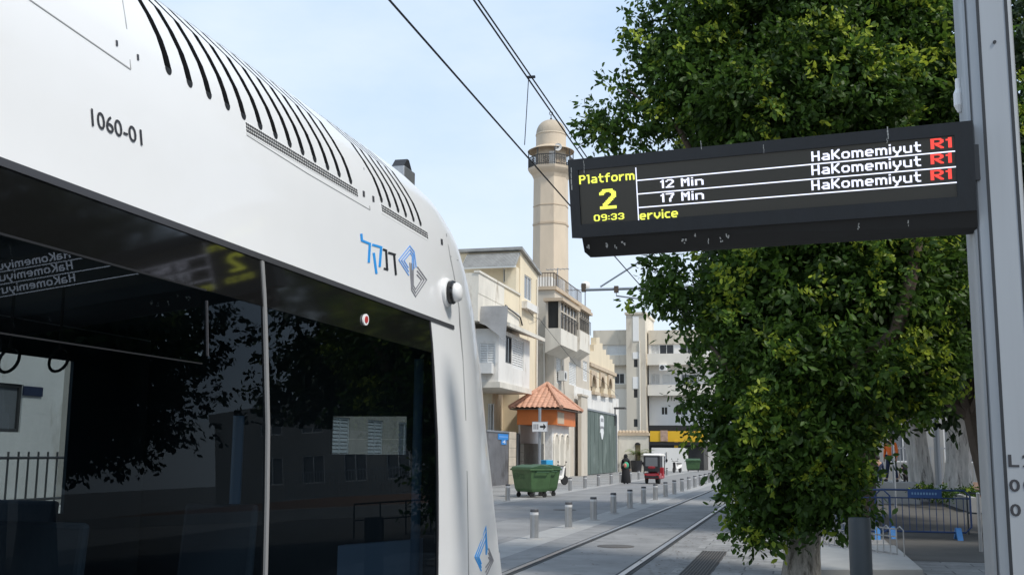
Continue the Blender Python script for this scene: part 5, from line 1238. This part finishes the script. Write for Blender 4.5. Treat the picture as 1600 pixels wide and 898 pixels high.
def person(label, loc, rz, s_=1.0, top='navy', bottom='navy', pose=None, hair=True, group=None, short=False):
    r = empty('person', (0, 0, 0), label, 'person', group)
    J = dict(pel=(0, 0, .95, .125), spi=(0, 0, 1.12, .115), che=(0, 0, 1.33, (.155, .115)), nec=(0, 0, 1.47, .055), hb=(0, .015, 1.54, .068), hm=(0, .02, 1.61, (.078, .09)), ht=(0, .01, 1.69, .06), nos=(0, .115, 1.60, .014),
             sl=(-.18, 0, 1.41, .058), el=(-.235, -.01, 1.13, .042), wl=(-.245, .05, .89, .028), pl=(-.245, .065, .82, .034), sr=(.18, 0, 1.41, .058), er=(.235, -.01, 1.13, .042), wr=(.245, .05, .89, .028), pr=(.245, .065, .82, .034),
             hl=(-.09, 0, .90, .088), kl=(-.10, .02, .50, .06), al=(-.10, 0, .10, .04), tl=(-.105, .13, .035, .034), hr=(.09, 0, .90, .088), kr=(.10, .02, .50, .06), ar=(.10, 0, .10, .04), tr=(.105, .13, .035, .034))
    for k, v in (pose or {}).items(): J[k] = (*v, J[k][3])
    E_ = [('pel', 'spi'), ('spi', 'che'), ('che', 'nec'), ('nec', 'hb'), ('hb', 'hm'), ('hm', 'ht'), ('hm', 'nos'), ('che', 'sl'), ('sl', 'el'), ('el', 'wl'), ('wl', 'pl'), ('che', 'sr'), ('sr', 'er'), ('er', 'wr'), ('wr', 'pr'), ('pel', 'hl'), ('hl', 'kl'), ('kl', 'al'), ('al', 'tl'), ('pel', 'hr'), ('hr', 'kr'), ('kr', 'ar'), ('ar', 'tr')]
    def sub(names, edges, grow, extra=None):
        ix = {n: i for i, n in enumerate(names)}; V = [tuple(c*s_ for c in J[n][:3]) for n in names]
        R = [tuple((q*s_+grow) for q in J[n][3]) if isinstance(J[n][3], tuple) else J[n][3]*s_+grow for n in names]; Ed = [(ix[a], ix[c]) for a, c in edges]
        if extra:
            for h_, sd_ in (('pl', -1), ('pr', 1)):
                P = Vector(V[ix[h_]])
                for f in range(4):
                    i0 = len(V); V.append(tuple(P+Vector((0, (-.027+.018*f), -.035))*s_)); V.append(tuple(P+Vector((-sd_*.012, (-.030+.020*f), -.075-.01*(f in (1, 2))))*s_)); R += [.0088*s_, .007*s_]; Ed += [(ix[h_], i0), (i0, i0+1)]
                i0 = len(V); V.append(tuple(P+Vector((-sd_*.03, .035, .0))*s_)); V.append(tuple(P+Vector((-sd_*.035, .05, -.04))*s_)); R += [.010*s_, .008*s_]; Ed += [(ix[h_], i0), (i0, i0+1)]
        return skin_mesh(V, Ed, R)
    mobj(sub(list(J), E_, 0, True), 'body', 'skin', r)
    tn = ['spi', 'che', 'sl', 'sr', 'el', 'er', 'pel'] + ([] if short else ['wl', 'wr'])
    te = [e for e in E_ if e[0] in tn and e[1] in tn]; mobj(sub(tn, te, .016), 'top', top, r)
    bn = ['pel', 'hl', 'hr', 'kl', 'kr'] + ([] if short else ['al', 'ar'])
    mobj(sub(bn, [e for e in E_ if e[0] in bn and e[1] in bn], .018), 'trousers', bottom, r)
    for a, t in (('al', 'tl'), ('ar', 'tr')):
        A_, T_ = Vector(J[a][:3])*s_, Vector(J[t][:3])*s_; b = MB(); d = (T_-A_); c = A_.lerp(T_, .45); b.ball((c.x, c.y, max(.05*s_, c.z-.02)), (.055*s_, .14*s_, .055*s_), 10); b.build('shoe', 'shoe', r, smooth=True)
    H = Vector(J['hm'][:3])*s_
    if hair: b = MB(); b.ball((H.x, H.y-.02*s_, H.z+.045*s_), (.098*s_, .108*s_, .105*s_), 14); b.build('hair', 'hair', r, smooth=True)
    for sx_ in (-1, 1):
        b = MB(); b.ball((H.x+sx_*.035*s_, H.y+.09*s_, H.z+.01), .012*s_, 6); b.build('eye', 'hair', r)
    r.location = loc; r.rotation_euler.z = rz; return r
p = atZ(978, 755.5)
wo = person('woman in black headscarf and long black dress with a green and pink bag, walking away', (p.x, p.y, 0), .12, .97, 'black_cloth', 'black_cloth', dict(kl=(-.10, .10, .5), kr=(.1, -.06, .5), al=(-.1, .12, .1), ar=(.1, -.15, .12), tl=(-.1, .25, .035), tr=(.1, -.04, .04)))
b = MB(); b.lathe([(.16, 1.08), (.20, .95), (.24, .6), (.29, .12), (.27, .06), (.1, .10)], (0, 0, 0), 18); o = b.build('skirt', 'black_cloth', None, smooth=True); o.parent = wo
b = MB(); b.ball((0, -.005, 1.58), (.12, .13, .15), 14); b.lathe([(.10, 1.52), (.17, 1.42), (.21, 1.33), (.1, 1.32)], (0, -.01, 0), 16); o = b.build('headscarf', 'black_cloth', None, smooth=True); o.parent = wo
b = MB(); b.ball((.03, -.20, 1.08), (.16, .08, .19), 12); o = b.build('bag', 'bag_green', None, smooth=True); o.parent = wo
b = MB(); b.ball((-.02, -.255, 1.06), (.09, .05, .13), 10); o2 = b.build('bag_pocket', 'bag_pink', None, smooth=True); o2.parent = o
p = atZ(1131, 767.5)
pw = person('person in pale clothes on the tracks, half hidden by the low leaves', (p.x, p.y, 0), .3, 1.0, 'pale_cloth', 'pale_cloth', dict(kl=(-.03, .08, .5), kr=(.04, -.02, .5), al=(-.03, .1, .1), ar=(.03, -.1, .1), tl=(-.03, .23, .035), tr=(.03, .02, .035)))
# raised planting bed at right, with white painted trunks
zbed = .42
b = MB(); b.box((5.405, 37.505, 0), (24, 62, zbed)); bed = b.build('planting_bed', 'soil', kind='structure')
b = MB(); b.box((5.2, 37.5, 0), (5.4, 62, zbed+.06)); b.box((5.2, 37.3, 0), (24, 37.5, zbed+.06)); b.build('bed_kerb', 'slab_concrete', kind='structure')
pp = atY(1394, 752, 43.0)
wk = person('worker in an orange vest and dark trousers standing with legs apart', (pp.x, 43.0, max(0, pp.z)), 2.6, 1.0, 'hivis', 'navy', dict(kl=(-.15, .02, .5), kr=(.15, .02, .5), al=(-.21, 0, .1), ar=(.21, 0, .1), tl=(-.22, .13, .035), tr=(.22, .13, .035)), short=False)
b = MB(); b.box((pp.x-.8, 42.4, 0), (pp.x+.9, 43.6, max(.02, pp.z))); b.build('stone_block', 'slab_concrete', bevel=.03, label='low stone block that the worker in orange stands on', cat='block')
p = atZ(1374, 769)
person('man in navy shirt and trousers seen from behind, left of the worker in orange', (p.x, p.y, 0), .1, 1.0, 'navy', 'navy')
p = atZ(1417, 767)
kd = person('bending child in black top with a black backpack and white socks', (p.x, p.y, 0), .4, .86, 'black_cloth', 'black_cloth', dict(che=(0, .20, 1.24), nec=(0, .30, 1.34), hb=(0, .34, 1.38), hm=(0, .38, 1.42), ht=(0, .40, 1.50), nos=(0, .47, 1.39), sl=(-.18, .24, 1.30), sr=(.18, .24, 1.30), el=(-.22, .33, 1.02), er=(.22, .33, 1.02), wl=(-.2, .45, .85), wr=(.2, .45, .85), pl=(-.2, .48, .79), pr=(.2, .48, .79)), short=True)
b = MB(); b.ball((0, -.02, 1.08), (.20, .15, .25), 12); o = b.build('backpack', 'black_cloth', None, smooth=True); o.parent = kd
for s_ in (-1, 1):
    b = MB(); b.tube([(s_*.086, 0, .10), (s_*.086, .01, .26)], .05, 8); o = b.build('sock', 'sock_white', None); o.parent = kd
# ================================================================== OVERHEAD LINE
def wire(pts, r, label, cat='overhead wire', name='overhead_wire'):
    b = MB(); b.tube(pts, r, 6); return b.build(name, 'wire', label=label, cat=cat, group='overhead line wires')
p = atX(640, 37, XC-.05); 
def linepts(pa, pb, X, ys):
    a, c = atX(*pa, X), atX(*pb, X); sl = (c.z-a.z)/(c.y-a.y); return [(X, y, a.z+sl*(y-a.y)) for y in ys]
wire(linepts((608, 0), (880, 309), -3.45, (3, 15, 26.5, 60, 110)), .011, 'single contact wire crossing the sky from top left to the board')
wire(linepts((740, 0), (908, 243), -3.40, (3, 8, 15, 26.5)), .011, 'left one of the two close wires high above the contact wire')
wire(linepts((747, 0), (915, 243), -3.32, (3, 8, 15, 26.5)), .010, 'right one of the two close wires high above the contact wire')
a_ = atX(826, 121, -3.40); c_ = atX(828, 236, -3.45)
b = MB(); b.tube([(-3.40, a_.y, a_.z), (-3.45, a_.y, c_.z)], .006, 6); dr = b.build('dropper', 'wire', label='thin vertical dropper joining the paired wires to the contact wire', cat='wire')
b = MB(); b.box((-3.42, a_.y-.02, a_.z-.014), (-3.31, a_.y+.02, a_.z+.014)); b.build('clamp', 'wire', dr)
YC = 25.5
ct = empty('catenary_bracket', (.6, YC, 0), 'grey overhead line bracket and arms reaching out of the tree', 'catenary bracket')
ctp = lambda px, py: tuple(atY(px, py, YC))
b = MB(); b.tube([ctp(910, 453), ctp(1062, 448.5), ctp(1200, 444)], .035, 8); b.build('main_arm', 'galv', ct)
b = MB(); b.tube([ctp(938, 448), ctp(1010, 402), ctp(1060, 372)], .022, 6); b.build('stay', 'galv', ct)
b = MB(); b.tube([ctp(963, 449), ctp(963, 462), ctp(1024, 470)], .02, 6); b.build('registration_arm', 'galv', ct)
b = MB(); p = ctp(912, 452); b.box((p[0]-.05, YC-.05, p[2]-.06), (p[0]+.05, YC+.05, p[2]+.14)); p = ctp(963, 452); b.box((p[0]-.05, YC-.05, p[2]-.08), (p[0]+.05, YC+.05, p[2]+.08)); b.build('insulator', 'brown_pole', ct)
p = ctp(1205, 444); b = MB(); b.tube([(p[0], YC, 0), (p[0], YC, 8.5)], [.14, .10], 12); b.build('pole', 'galv', ct)
# ================================================================== TREES
def leaf_mesh(P, size, name, m_, parent, tint, droop=.5, out=None):
    n = len(P); d = rng.normal(size=(n, 3)); d[:, 2] -= droop*1.2
    if out is not None: d += out*1.0
    d /= np.linalg.norm(d, axis=1)[:, None]
    r = rng.normal(size=(n, 3)); s_ = np.cross(d, r); s_ /= np.linalg.norm(s_, axis=1)[:, None]; nn = np.cross(d, s_)
    L_ = size*np.clip(rng.normal(1.0, .28, n), .45, 1.6)[:, None]; W = L_*.24
    v = np.empty((n, 6, 3), np.float32)
    v[:, 0] = P; v[:, 1] = P+d*L_*.35+s_*W+nn*L_*.06; v[:, 2] = P+d*L_*.72+s_*W*.8+nn*L_*.05; v[:, 3] = P+d*L_; v[:, 4] = P+d*L_*.72-s_*W*.8+nn*L_*.05; v[:, 5] = P+d*L_*.35-s_*W+nn*L_*.06
    me = bpy.data.meshes.new(name); me.vertices.add(n*6); me.vertices.foreach_set('co', (v.reshape(-1, 3)-np.array(world_loc(parent), np.float32)).ravel())
    base = (np.arange(n)*6)[:, None]; quads = np.concatenate([base+np.array([0, 1, 2, 3]), base+np.array([0, 3, 4, 5])], 1).reshape(-1, 4)
    me.loops.add(quads.size); me.loops.foreach_set('vertex_index', quads.ravel().astype(np.int32)); me.polygons.add(len(quads)); me.polygons.foreach_set('loop_start', (np.arange(len(quads))*4).astype(np.int32)); me.update(calc_edges=True); me.validate()
    a = me.attributes.new('tint', 'FLOAT', 'FACE'); a.data.foreach_set('value', np.repeat(tint, 2).astype(np.float32))
    me.materials.append(MAT[m_]); o = bpy.data.objects.new(name, me); COL.objects.link(o); o.parent = parent; return o
def crown(lobes, n_tw, per, lsize, spread, freq, thr, parent, m_, young_lit=.10, name='crown', droop=.5):
    """lobes: (center, rx, ry, rz, weight); twigs are scattered through each lobe, denser near its skin, thinned by a noise field"""
    Ps = []; Ts = []; Os = []
    w_ = np.array([l[4] for l in lobes]); w_ = w_/w_.sum()
    for l, wt in zip(lobes, w_):
        c = np.array(l[0]); k = int(n_tw*wt)
        d = rng.normal(size=(k, 3)); d /= np.linalg.norm(d, axis=1)[:, None]; rr = rng.random(k)**.42
        rr = np.minimum(rr*(1+.22*rng.normal(size=k)*(rng.random(k) < .5)), 1.2)
        q = c+d*rr[:, None]*np.array(l[1:4])
        for i in range(k):
            f = noise.noise(Vector(q[i])*freq)
            if f < thr: continue
            yt = (rng.random() < young_lit*(1.8 if f > .15 else .6)) and rr[i] > .72  # yellow tint: new growth, and sunlit clumps put into the colour
            nn = int(per*rng.uniform(.6, 1.3)); ax = rng.normal(size=3); ax[2] *= .5; ax += d[i]*1.1; ax /= np.linalg.norm(ax)
            t = rng.random(nn)[:, None]
            Ps.append(q[i]+ax*t*spread*2+rng.normal(size=(nn, 3))*spread*.33); Os.append(np.repeat(ax[None], nn, 0))
            base = np.clip(.22+.35*f+.12*rng.normal(), 0, .62)
            tt = np.clip(base+.13*rng.normal(size=nn), 0, .7)
            if yt: tt = np.clip(rng.uniform(.72, 1.0)+.1*rng.normal(size=nn), .6, 1)
            Ts.append(tt)
    P = np.concatenate(Ps); return leaf_mesh(P, lsize, name, m_, parent, np.concatenate(Ts), droop, np.concatenate(Os))
def PX(px, py, Y, r, ry=None, wt=None, rz=None):
    c = atY(px, py, Y); k = Y*1.035/F; R1 = r*k; return (tuple(c), R1, (ry or r)*k, (rz or r)*k, wt or r*r)
bt = empty('ficus_tree', (0.0, 15.6, 0), 'big leafy ficus with pale trunk behind the departure board', 'tree')
tb = atY(1252, 905, 15.6)
def limb(pts, rs, mb, n=10): mb.tube(pts, rs, n)
b = MB()
t0 = Vector((tb.x, 15.6, 0)); 
tp = lambda px, py, Y: atY(px, py, Y)
limb([t0+Vector((0, 0, -.05)), t0+Vector((0.0, 0, .12)), tp(1254, 860, 15.6), tp(1258, 800, 15.6), tp(1250, 740, 15.7), tp(1240, 660, 15.8)], [.36, .27, .235, .23, .22, .19], b, 14)
trk = b.build('trunk', 'bark_pale', bt, smooth=True)
b = MB(); limb([tp(1241, 668, 15.8), tp(1225, 560, 16), tp(1215, 430, 16.1), tp(1190, 250, 16.2), tp(1180, 60, 16.3)], [.19, .16, .13, .10, .05], b, 14)
limb([tp(1256, 800, 15.6), tp(1282, 760, 15.4), tp(1300, 700, 15.2), tp(1345, 560, 15.1), tp(1400, 520, 15.1), tp(1425, 430, 15.2), tp(1440, 330, 15.4), tp(1420, 120, 15.7)], [.10, .09, .085, .10, .10, .085, .07, .03], b)
limb([tp(1240, 660, 15.8), tp(1160, 600, 15.6), tp(1110, 540, 15.5)], [.09, .06, .02], b); limb([tp(1215, 430, 16.1), tp(1130, 330, 15.9), tp(1060, 200, 15.7), tp(980, 140, 15.6)], [.10, .07, .04, .015], b)
limb([tp(1215, 430, 16.1), tp(1290, 300, 15.9), tp(1330, 120, 15.8), tp(1320, -60, 16)], [.10, .08, .05, .02], b); limb([tp(1250, 740, 15.7), tp(1200, 730, 15.2), tp(1160, 760, 15.0)], [.05, .035, .01], b)
limb([tp(1345, 560, 15.1), tp(1430, 590, 15.4), tp(1470, 575, 15.6)], [.06, .035, .01], b)
b.build('branches', 'bark_brown', trk, smooth=True)
LB = [PX(1140, 60, 16.2, 130), PX(1270, 30, 16, 150), PX(1095, 130, 15.9, 105), PX(1180, 170, 15.4, 115), PX(1300, 160, 15.4, 130), PX(1410, 90, 16.2, 140), PX(1470, 190, 16.4, 100), PX(1130, -110, 16.3, 130), PX(1290, -130, 16.2, 160), PX(1440, -100, 16.6, 150),
      PX(1230, 300, 16.4, 130), PX(1370, 320, 16.4, 130),
      PX(1172, 450, 16.1, 84), PX(1255, 450, 15.7, 120), PX(1370, 450, 15.7, 115), PX(1455, 440, 16.2, 75), PX(1160, 545, 15.9, 60), PX(1215, 580, 15.4, 105), PX(1315, 590, 15.2, 100), PX(1400, 540, 15.7, 72), PX(1158, 640, 15.8, 50), PX(1190, 690, 15.4, 75), PX(1265, 690, 15.0, 88), PX(1308, 695, 15.1, 44),
      PX(1180, 775, 15.1, 42), PX(1245, 770, 15.0, 55), PX(1304, 765, 14.8, 42), PX(1200, 825, 15.0, 22), PX(1432, 615, 15.8, 40), PX(1470, 560, 16.1, 48), PX(1150, 715, 15.4, 32)]
crown(LB, 23000, 16, .084, .12, 1.5, .0, bt, 'leaf_ficus', .24)  # larger yellow share so the leaf colour carries sunlit clumps
crown([(l[0], l[1]*.72, l[2]*.72, l[3]*.72, l[4]) for l in LB], 6500, 14, .115, .16, 1.0, -.9, bt, 'leaf_ficus', 0.0, name='inner_crown')
SP = [PX(930, 190, 15.6, 30, 20, .5, 16), PX(1015, 60, 15.8, 36, wt=.6), PX(1000, 25, 15.9, 30, wt=.4), PX(1050, 430, 15.7, 50, 30, .7, 26), PX(1075, 620, 15.6, 26, wt=.4), PX(965, 160, 15.7, 52, wt=1), PX(1000, 200, 15.6, 45, wt=1.2), PX(985, 110, 15.8, 36, wt=.7), PX(1030, 110, 15.8, 50, wt=1.3), PX(940, 215, 15.6, 24, wt=.35), PX(1035, 440, 15.8, 34, wt=.6), PX(1082, 500, 15.8, 40, wt=.9), PX(1045, 465, 15.8, 60, 40, .7, 20), PX(1090, 590, 15.8, 26, wt=.4), PX(1102, 660, 15.8, 32, wt=.7), PX(1110, 720, 15.6, 22, wt=.4), PX(1160, 835, 15.0, 20, wt=.25), PX(1190, 850, 14.9, 16, wt=.2), PX(1236, 828, 14.9, 16, wt=.3), PX(1292, 805, 14.9, 20, wt=.3), PX(1345, 800, 14.6, 16, wt=.2), PX(1500, 545, 16, 30, wt=.4)]
crown(SP, 760, 13, .092, .13, 1.4, -.25, bt, 'leaf_ficus', .12, name='outer_sprays')
# background ficus trees with white painted trunks
def far_tree(label, px, Yb, zb, r, lobes, seed, tw=3200, per=16, ls=.30, barkm='bark_white', lean=0.0, thr=-.2):
    p = atY(px, 700, Yb); t = empty('ficus_tree', (p.x, Yb, zb), label, 'tree', 'ficus trees beyond the platform')
    b = MB(); x, y = p.x, Yb
    n = 18; pts = [(x, y, zb-.05), (x+.02, y, zb+.25), (x+lean*.3, y, zb+1.0), (x+lean*.7, y, zb+2.0), (x+lean, y, zb+3.0)]
    rs = [r*1.35, r*1.1, r*.95, r*.9, r*.85]; vs = []; fs = []
    for i, (q, rr) in enumerate(zip(pts, rs)):
        for k in range(n):
            a = 2*math.pi*k/n; w2 = rr*(1+.14*math.sin(a*4+seed+i*.5)+.08*math.sin(a*7+seed*2)); vs.append((q[0]+w2*math.cos(a), q[1]+w2*math.sin(a), q[2]))
    for i in range(len(pts)-1):
        for k in range(n): fs.append((i*n+k, i*n+(k+1) % n, (i+1)*n+(k+1) % n, (i+1)*n+k))
    b.add(vs, fs); tr_ = b.build('trunk', barkm, t, smooth=True)
    b = MB(); rd = random.Random(seed)
    for k in range(7):
        a = k*.9+seed; L_ = rd.uniform(2.5, 4.5); el = rd.uniform(.5, 1.1); S_ = Vector((x+lean, y, zb+2.7)); d = Vector((math.cos(a)*math.cos(el), math.sin(a)*math.cos(el), math.sin(el)))
        b.tube([S_, S_+d*L_*.4+Vector((0, 0, .2)), S_+d*L_+Vector((0, 0, .9)), S_+d*L_*1.6+Vector((0, 0, 1.6))], [r*.55, r*.4, r*.22, .04], 8)
    b.build('branches', 'bark_brown', tr_, smooth=True)
    crown([((x+a, y+c, zb+d), e, f, g, e*f) for a, c, d, e, f, g in lobes], tw, per, ls, ls*1.2, .55, thr, t, 'leaf_far', .08)
    return t
LBS = [(0, 0, 6.2, 4.2, 4, 2.4), (-2, -1, 7.5, 3, 3, 2.5), (2.5, 1, 7.2, 3.4, 3.4, 2.6), (0, -2, 9, 3.5, 3, 2.6), (1, 1, 10.5, 3.4, 3.4, 2.4), (-2.5, 2, 5.6, 2.6, 2.6, 1.6), (3, -2, 5.4, 2.6, 2.6, 1.5)]
far_tree('whitewashed ficus trunk behind the barrier, the thinner left one of two', 1437, 45, zbed, .42, LBS, 1.3, lean=-.2)
far_tree('whitewashed ficus trunk behind the barrier, the thicker right one beside the grey pole', 1493, 44, zbed, .50, [(a+.6, c, d, e, f, g) for a, c, d, e, f, g in LBS], 4.1, lean=.25)
LBN = [(0, 0, 5.6, 4.0, 3.4, 2.4), (-2.6, 0, 6.6, 2.6, 2.6, 2.6), (-2.8, 1, 10.5, 3, 3, 2.6), (.5, 0, 12.2, 3.5, 3.2, 2.6), (-1.2, -.5, 7.2, 3, 3, 2.4), (1.6, .5, 7.4, 3, 3, 2.4), (0, 0, 9.2, 3.2, 3.2, 2.4), (2, -1.5, 4.6, 2, 2, 1.2), (-1.5, 1.5, 4.6, 2, 2, 1.2)]
far_tree('brown trunked ficus partly behind the grey mast', 1560, 27, 0, .30, LBN, 2.2, tw=6500, ls=.20, barkm='bark_brown', lean=-.5)
far_tree('leafy ficus standing behind the big tree and the catenary pole', 1345, 33, 0, .30, [(a, c, d-.6, e, f, g) for a, c, d, e, f, g in LBN], 7.7, tw=5500, ls=.24, barkm='bark_brown', lean=.2)
# trees beside the platform that stand outside the frame and mirror in the tram glass
for (x, y, sd_) in ((7.6, 10.5, 5), (9.5, 17.5, 9)):
    tt = empty('ficus_tree', (x, y, 0), 'dense ficus beside the platform, outside the frame and mirrored in the tram glass: ' + ('nearer one' if y < 12 else 'farther one'), 'tree', 'ficus trees beyond the platform')
    b = MB(); b.tube([(x, y, 0), (x, y, 1.2), (x+.1, y, 3.2), (x, y, 6)], [.42, .33, .28, .1], 12); b.build('trunk', 'bark_pale', tt, smooth=True)
    crown([((x+a, y+c, d), e, f, g, e*f) for a, c, d, e, f, g in ((0, 0, 4.4, 3.2, 3.6, 2.4), (-1, -2, 6, 2.6, 2.8, 2.2), (0, 2, 6.3, 2.8, 2.8, 2.3), (0, 0, 8.2, 3, 3.4, 2.2), (.5, 0, 3.2, 2.6, 3.4, 1.2))], 8500, 16, .14, .2, .7, -.35, tt, 'leaf_far', .08)
# lamp post, slim sign pole, railings and building behind the trees
p = atY(1467, 755, 42.5); lp = empty('lamp_post', (p.x, 42.5, zbed), 'grey lamp post between the two whitewashed trunks', 'lamp post')
b = MB(); b.tube([(p.x, 42.5, zbed), (p.x, 42.5, zbed+5)], [.12, .10], 12); b.build('shaft', 'galv', lp, smooth=True)
b = MB(); b.lathe([(.2, zbed), (.2, zbed+.05), (.13, zbed+.3)], (p.x, 42.5, 0), 14); b.build('base', 'galv', lp)
b = MB(); b.tube([(p.x, 42.5, zbed+5), (p.x-.5, 42.3, zbed+5.3), (p.x-1.1, 42.1, zbed+5.3)], .05, 8); b.box((p.x-1.6, 42.0, zbed+5.25), (p.x-1.0, 42.25, zbed+5.38)); b.build('lamp_head', 'galv', lp)
p = atY(1398, 765, 40); b = MB(); b.tube([(p.x, 40, 0), (p.x, 40, 2.2)], .05, 8); b.build('slim_pole', 'galv', label='slim grey pole in front of the worker in orange', cat='pole')
fy = 66
fx0, fx1 = atY(1360, 700, fy).x, 34
fb = empty('far_building', ((fx0+fx1)/2, fy+4, 0), 'pale building with barred windows glimpsed behind the whitewashed trunks', 'building')
hy_ = [(fx0+1+3.0*k, fx0+2.6+3.0*k, 1.4, 3.4) for k in range(9)]
b = MB(); b.block(fx0, fx1, fy, fy+8, 0, 9.5, hy=hy_+[(a, c, e+3.6, f+3.6) for a, c, e, f in hy_]); b.build('wall', 'far_wall', fb)
for h in hy_+[(a, c, e+3.6, f+3.6) for a, c, e, f in hy_]: win_y(fb, fy, *h, style='window_grey')
fr_ = empty('bar_fence', (14, 58, 0), 'grey vertical bar fence behind the whitewashed trunks', 'fence')
b = MB()
for k in range(120): x = 4+.2*k; b.box((x-.02, 63.98, .3), (x+.02, 64.02, 2.3))
b.box((4, 63.97, .35), (28, 64.03, .42)); b.box((4, 63.97, 2.15), (28, 64.03, 2.22)); b.build('bars', 'galv', fr_)
b = MB(); b.box((4, 63.8, 0), (28, 64.2, .35)); b.build('base_wall', 'slab_concrete', fr_)
# low shrubs in the bed
for i, (px, Y, s_) in enumerate(((1438, 41, .20), (1473, 39, .18), (1512, 39.5, .22), (1452, 40, .15))):
    p = atY(px, 750, Y); sh_ = empty('shrub', (p.x, Y, zbed), ('round leafy shrub at the foot of the thinner whitewashed trunk', 'low leafy shrub in front of the thicker whitewashed trunk', 'low leafy shrub close to the mast in the planting bed', 'smallest leafy shrub between the two whitewashed trunks')[i], 'shrub', 'shrubs in the planting bed')
    b = MB(); b.tube([(p.x, Y, zbed), (p.x, Y, zbed+.3)], .03, 5); b.build('stem', 'bark_brown', sh_)
    crown([((p.x, Y, zbed+.35*s_*2), s_*1.6, s_*1.2, s_*.8, 1)], 45, 12, .09, .10, 2, -.5, sh_, 'leaf_ficus', .1)
# pale fallen leaves along the right rail
b = MB()
for k in range(900):
    x = -2.5+abs(random.gauss(0, 1.2)) if k % 2 else random.uniform(-4.3, 2.0); y = random.uniform(14, 34); z = .014; s_ = random.uniform(.02, .05); a = random.random()*6.28
    c, s2 = math.cos(a)*s_, math.sin(a)*s_; b.add([(x-c, y-s2, z+.012), (x+s2*.5, y-c*.5, z+.014), (x+c, y+s2, z+.018), (x-s2*.5, y+c*.5, z+.014)], [(0, 1, 2, 3)])
b.build('fallen_leaves', 'brown_pole', kind='stuff', label='scattered fallen leaves on the track bed and paving')
# ================================================================== STREET SIDE SEEN THROUGH THE TRAM
yv0, yv1 = 14, 36
vh = empty('white_house', (-20, 25, 0), 'white house with a dark window seen through the tram windows at the far left', 'house')
qa = atX(30, 600, -16); qb = atX(30, 675, -16)
hx_ = [(atX(-60, 650, -16).y, atX(33, 650, -16).y, qb.z, qa.z)]
b = MB(); b.block(-24, -16, yv0, atX(96, 650, -16).y, 0, 7.5, hx=hx_); b.build('wall', 'wall_white', vh); win_x(vh, -16, *hx_[0], style='window_grey', fr='frame_dark')
p = atX(50, 611, -16); b = MB(); b.box((-15.99, p.y-.3, p.z-.1), (-15.96, p.y+.3, p.z+.1)); b.build('number_plate', 'navy', vh)
wf = empty('spiked_fence', (-14.5, 24, 0), 'dark spiked railing on a low white wall seen through the tram windows', 'fence')
zl = atX(40, 793, -14.5).z; zh = atX(40, 715, -14.5).z
b = MB(); b.box((-14.65, yv0, 0), (-14.35, 27, zl)); b.build('base_wall', 'wall_white', wf)
b = MB()
for k in range(46): y = yv0+.28*k; b.tube([(-14.5, y, zl), (-14.5, y, zh+.12)], .022, 5)
b.tube([(-14.5, yv0, zh), (-14.5, 27, zh)], .03, 5); b.tube([(-14.5, yv0, zl+.15), (-14.5, 27, zl+.15)], .03, 5); b.build('railing', 'frame_dark', wf)
hx2 = [(33+3.4*k, 34.6+3.4*k, 1.2, 3.0) for k in range(5)]+[(33+3.4*k, 34.6+3.4*k, 4.6, 6.2) for k in range(5)]
sv = empty('street_house', (-20, 42, 0), 'grey two storey house with shuttered windows seen through the tram cab', 'house')
b = MB(); b.block(-24, -16.5, 31, 50.5, 0, 7.6, hx=hx2); b.build('wall', 'wall_beige', sv)
for k, h in enumerate(hx2): win_x(sv, -16.5, *h, style='shutter' if k % 3 else 'window_grey')
for i, (x0, x1, y0, y1) in enumerate(((-9.6, -7.6, 27, 31), (-8.2, -6.4, 36, 46), (-9.9, -8.9, 33, 44), (-7.4, -6.0, 19, 22.5), (-9.0, -6.6, 55, 60))): sheet('asphalt_patch', x0, x1, y0, y1, .0085+.0004*i, 'asphalt_dark')
for i, (x, y) in enumerate(((-8.6, 25.5), (-7.2, 33.5), (-3.5, 21.0))):
    b = MB(); b.lathe([(.36, .006), (.36, .014), (.33, .0145), (.33, .012), (.30, .012), (.29, .0155), (.01, .016)], (x, y, 0), 24); b.build('manhole_cover', 'grate_brown', smooth=True, label=('round manhole cover in the road nearest the tram', 'round manhole cover in the road beside the third and fourth bollards', 'round manhole cover between the two rails')[i], cat='manhole cover')
for (xx, yy, zz_) in ((XE+.02, ye0+1.2, zc0-2.6), (XE+.02, ye1-3.5, zc0-5.0)):
    b = MB(); b.box((xx, yy, zz_), (xx+.45, yy+1.0, zz_+.7)); b.lathe([(.24, 0), (.24, .02)], (xx+.452, yy+.4, zz_+.35), 14, mi=1, ax='x'); b.build('air_conditioner', ['shutter_white', 'frame_dark'], be)
b = MB(); b.tube([(XF+.06, Y1-.4, .3), (XF+.06, Y1-.4, zB-.4)], .07, 6); b.build('drain_pipe', 'wall_stained', yh)
b = MB(); b.tube([(XF+.1, Y0+.6, zB-2.5), (XF+.3, (Y0+Y1)/2, zB-3.1), (XF+.1, Y1, zB-2.9), (-15.35, ye0+1, zc0-1.5), (-15.5, ye1, zc0-1.9), (XM+.3, ym1, zme-2.2)], .014, 5); b.build('facade_cable', 'wire', label='thin dark cable slung along the fronts of the yellow house and the bay house', cat='cable')
print('objects', len(bpy.data.objects))
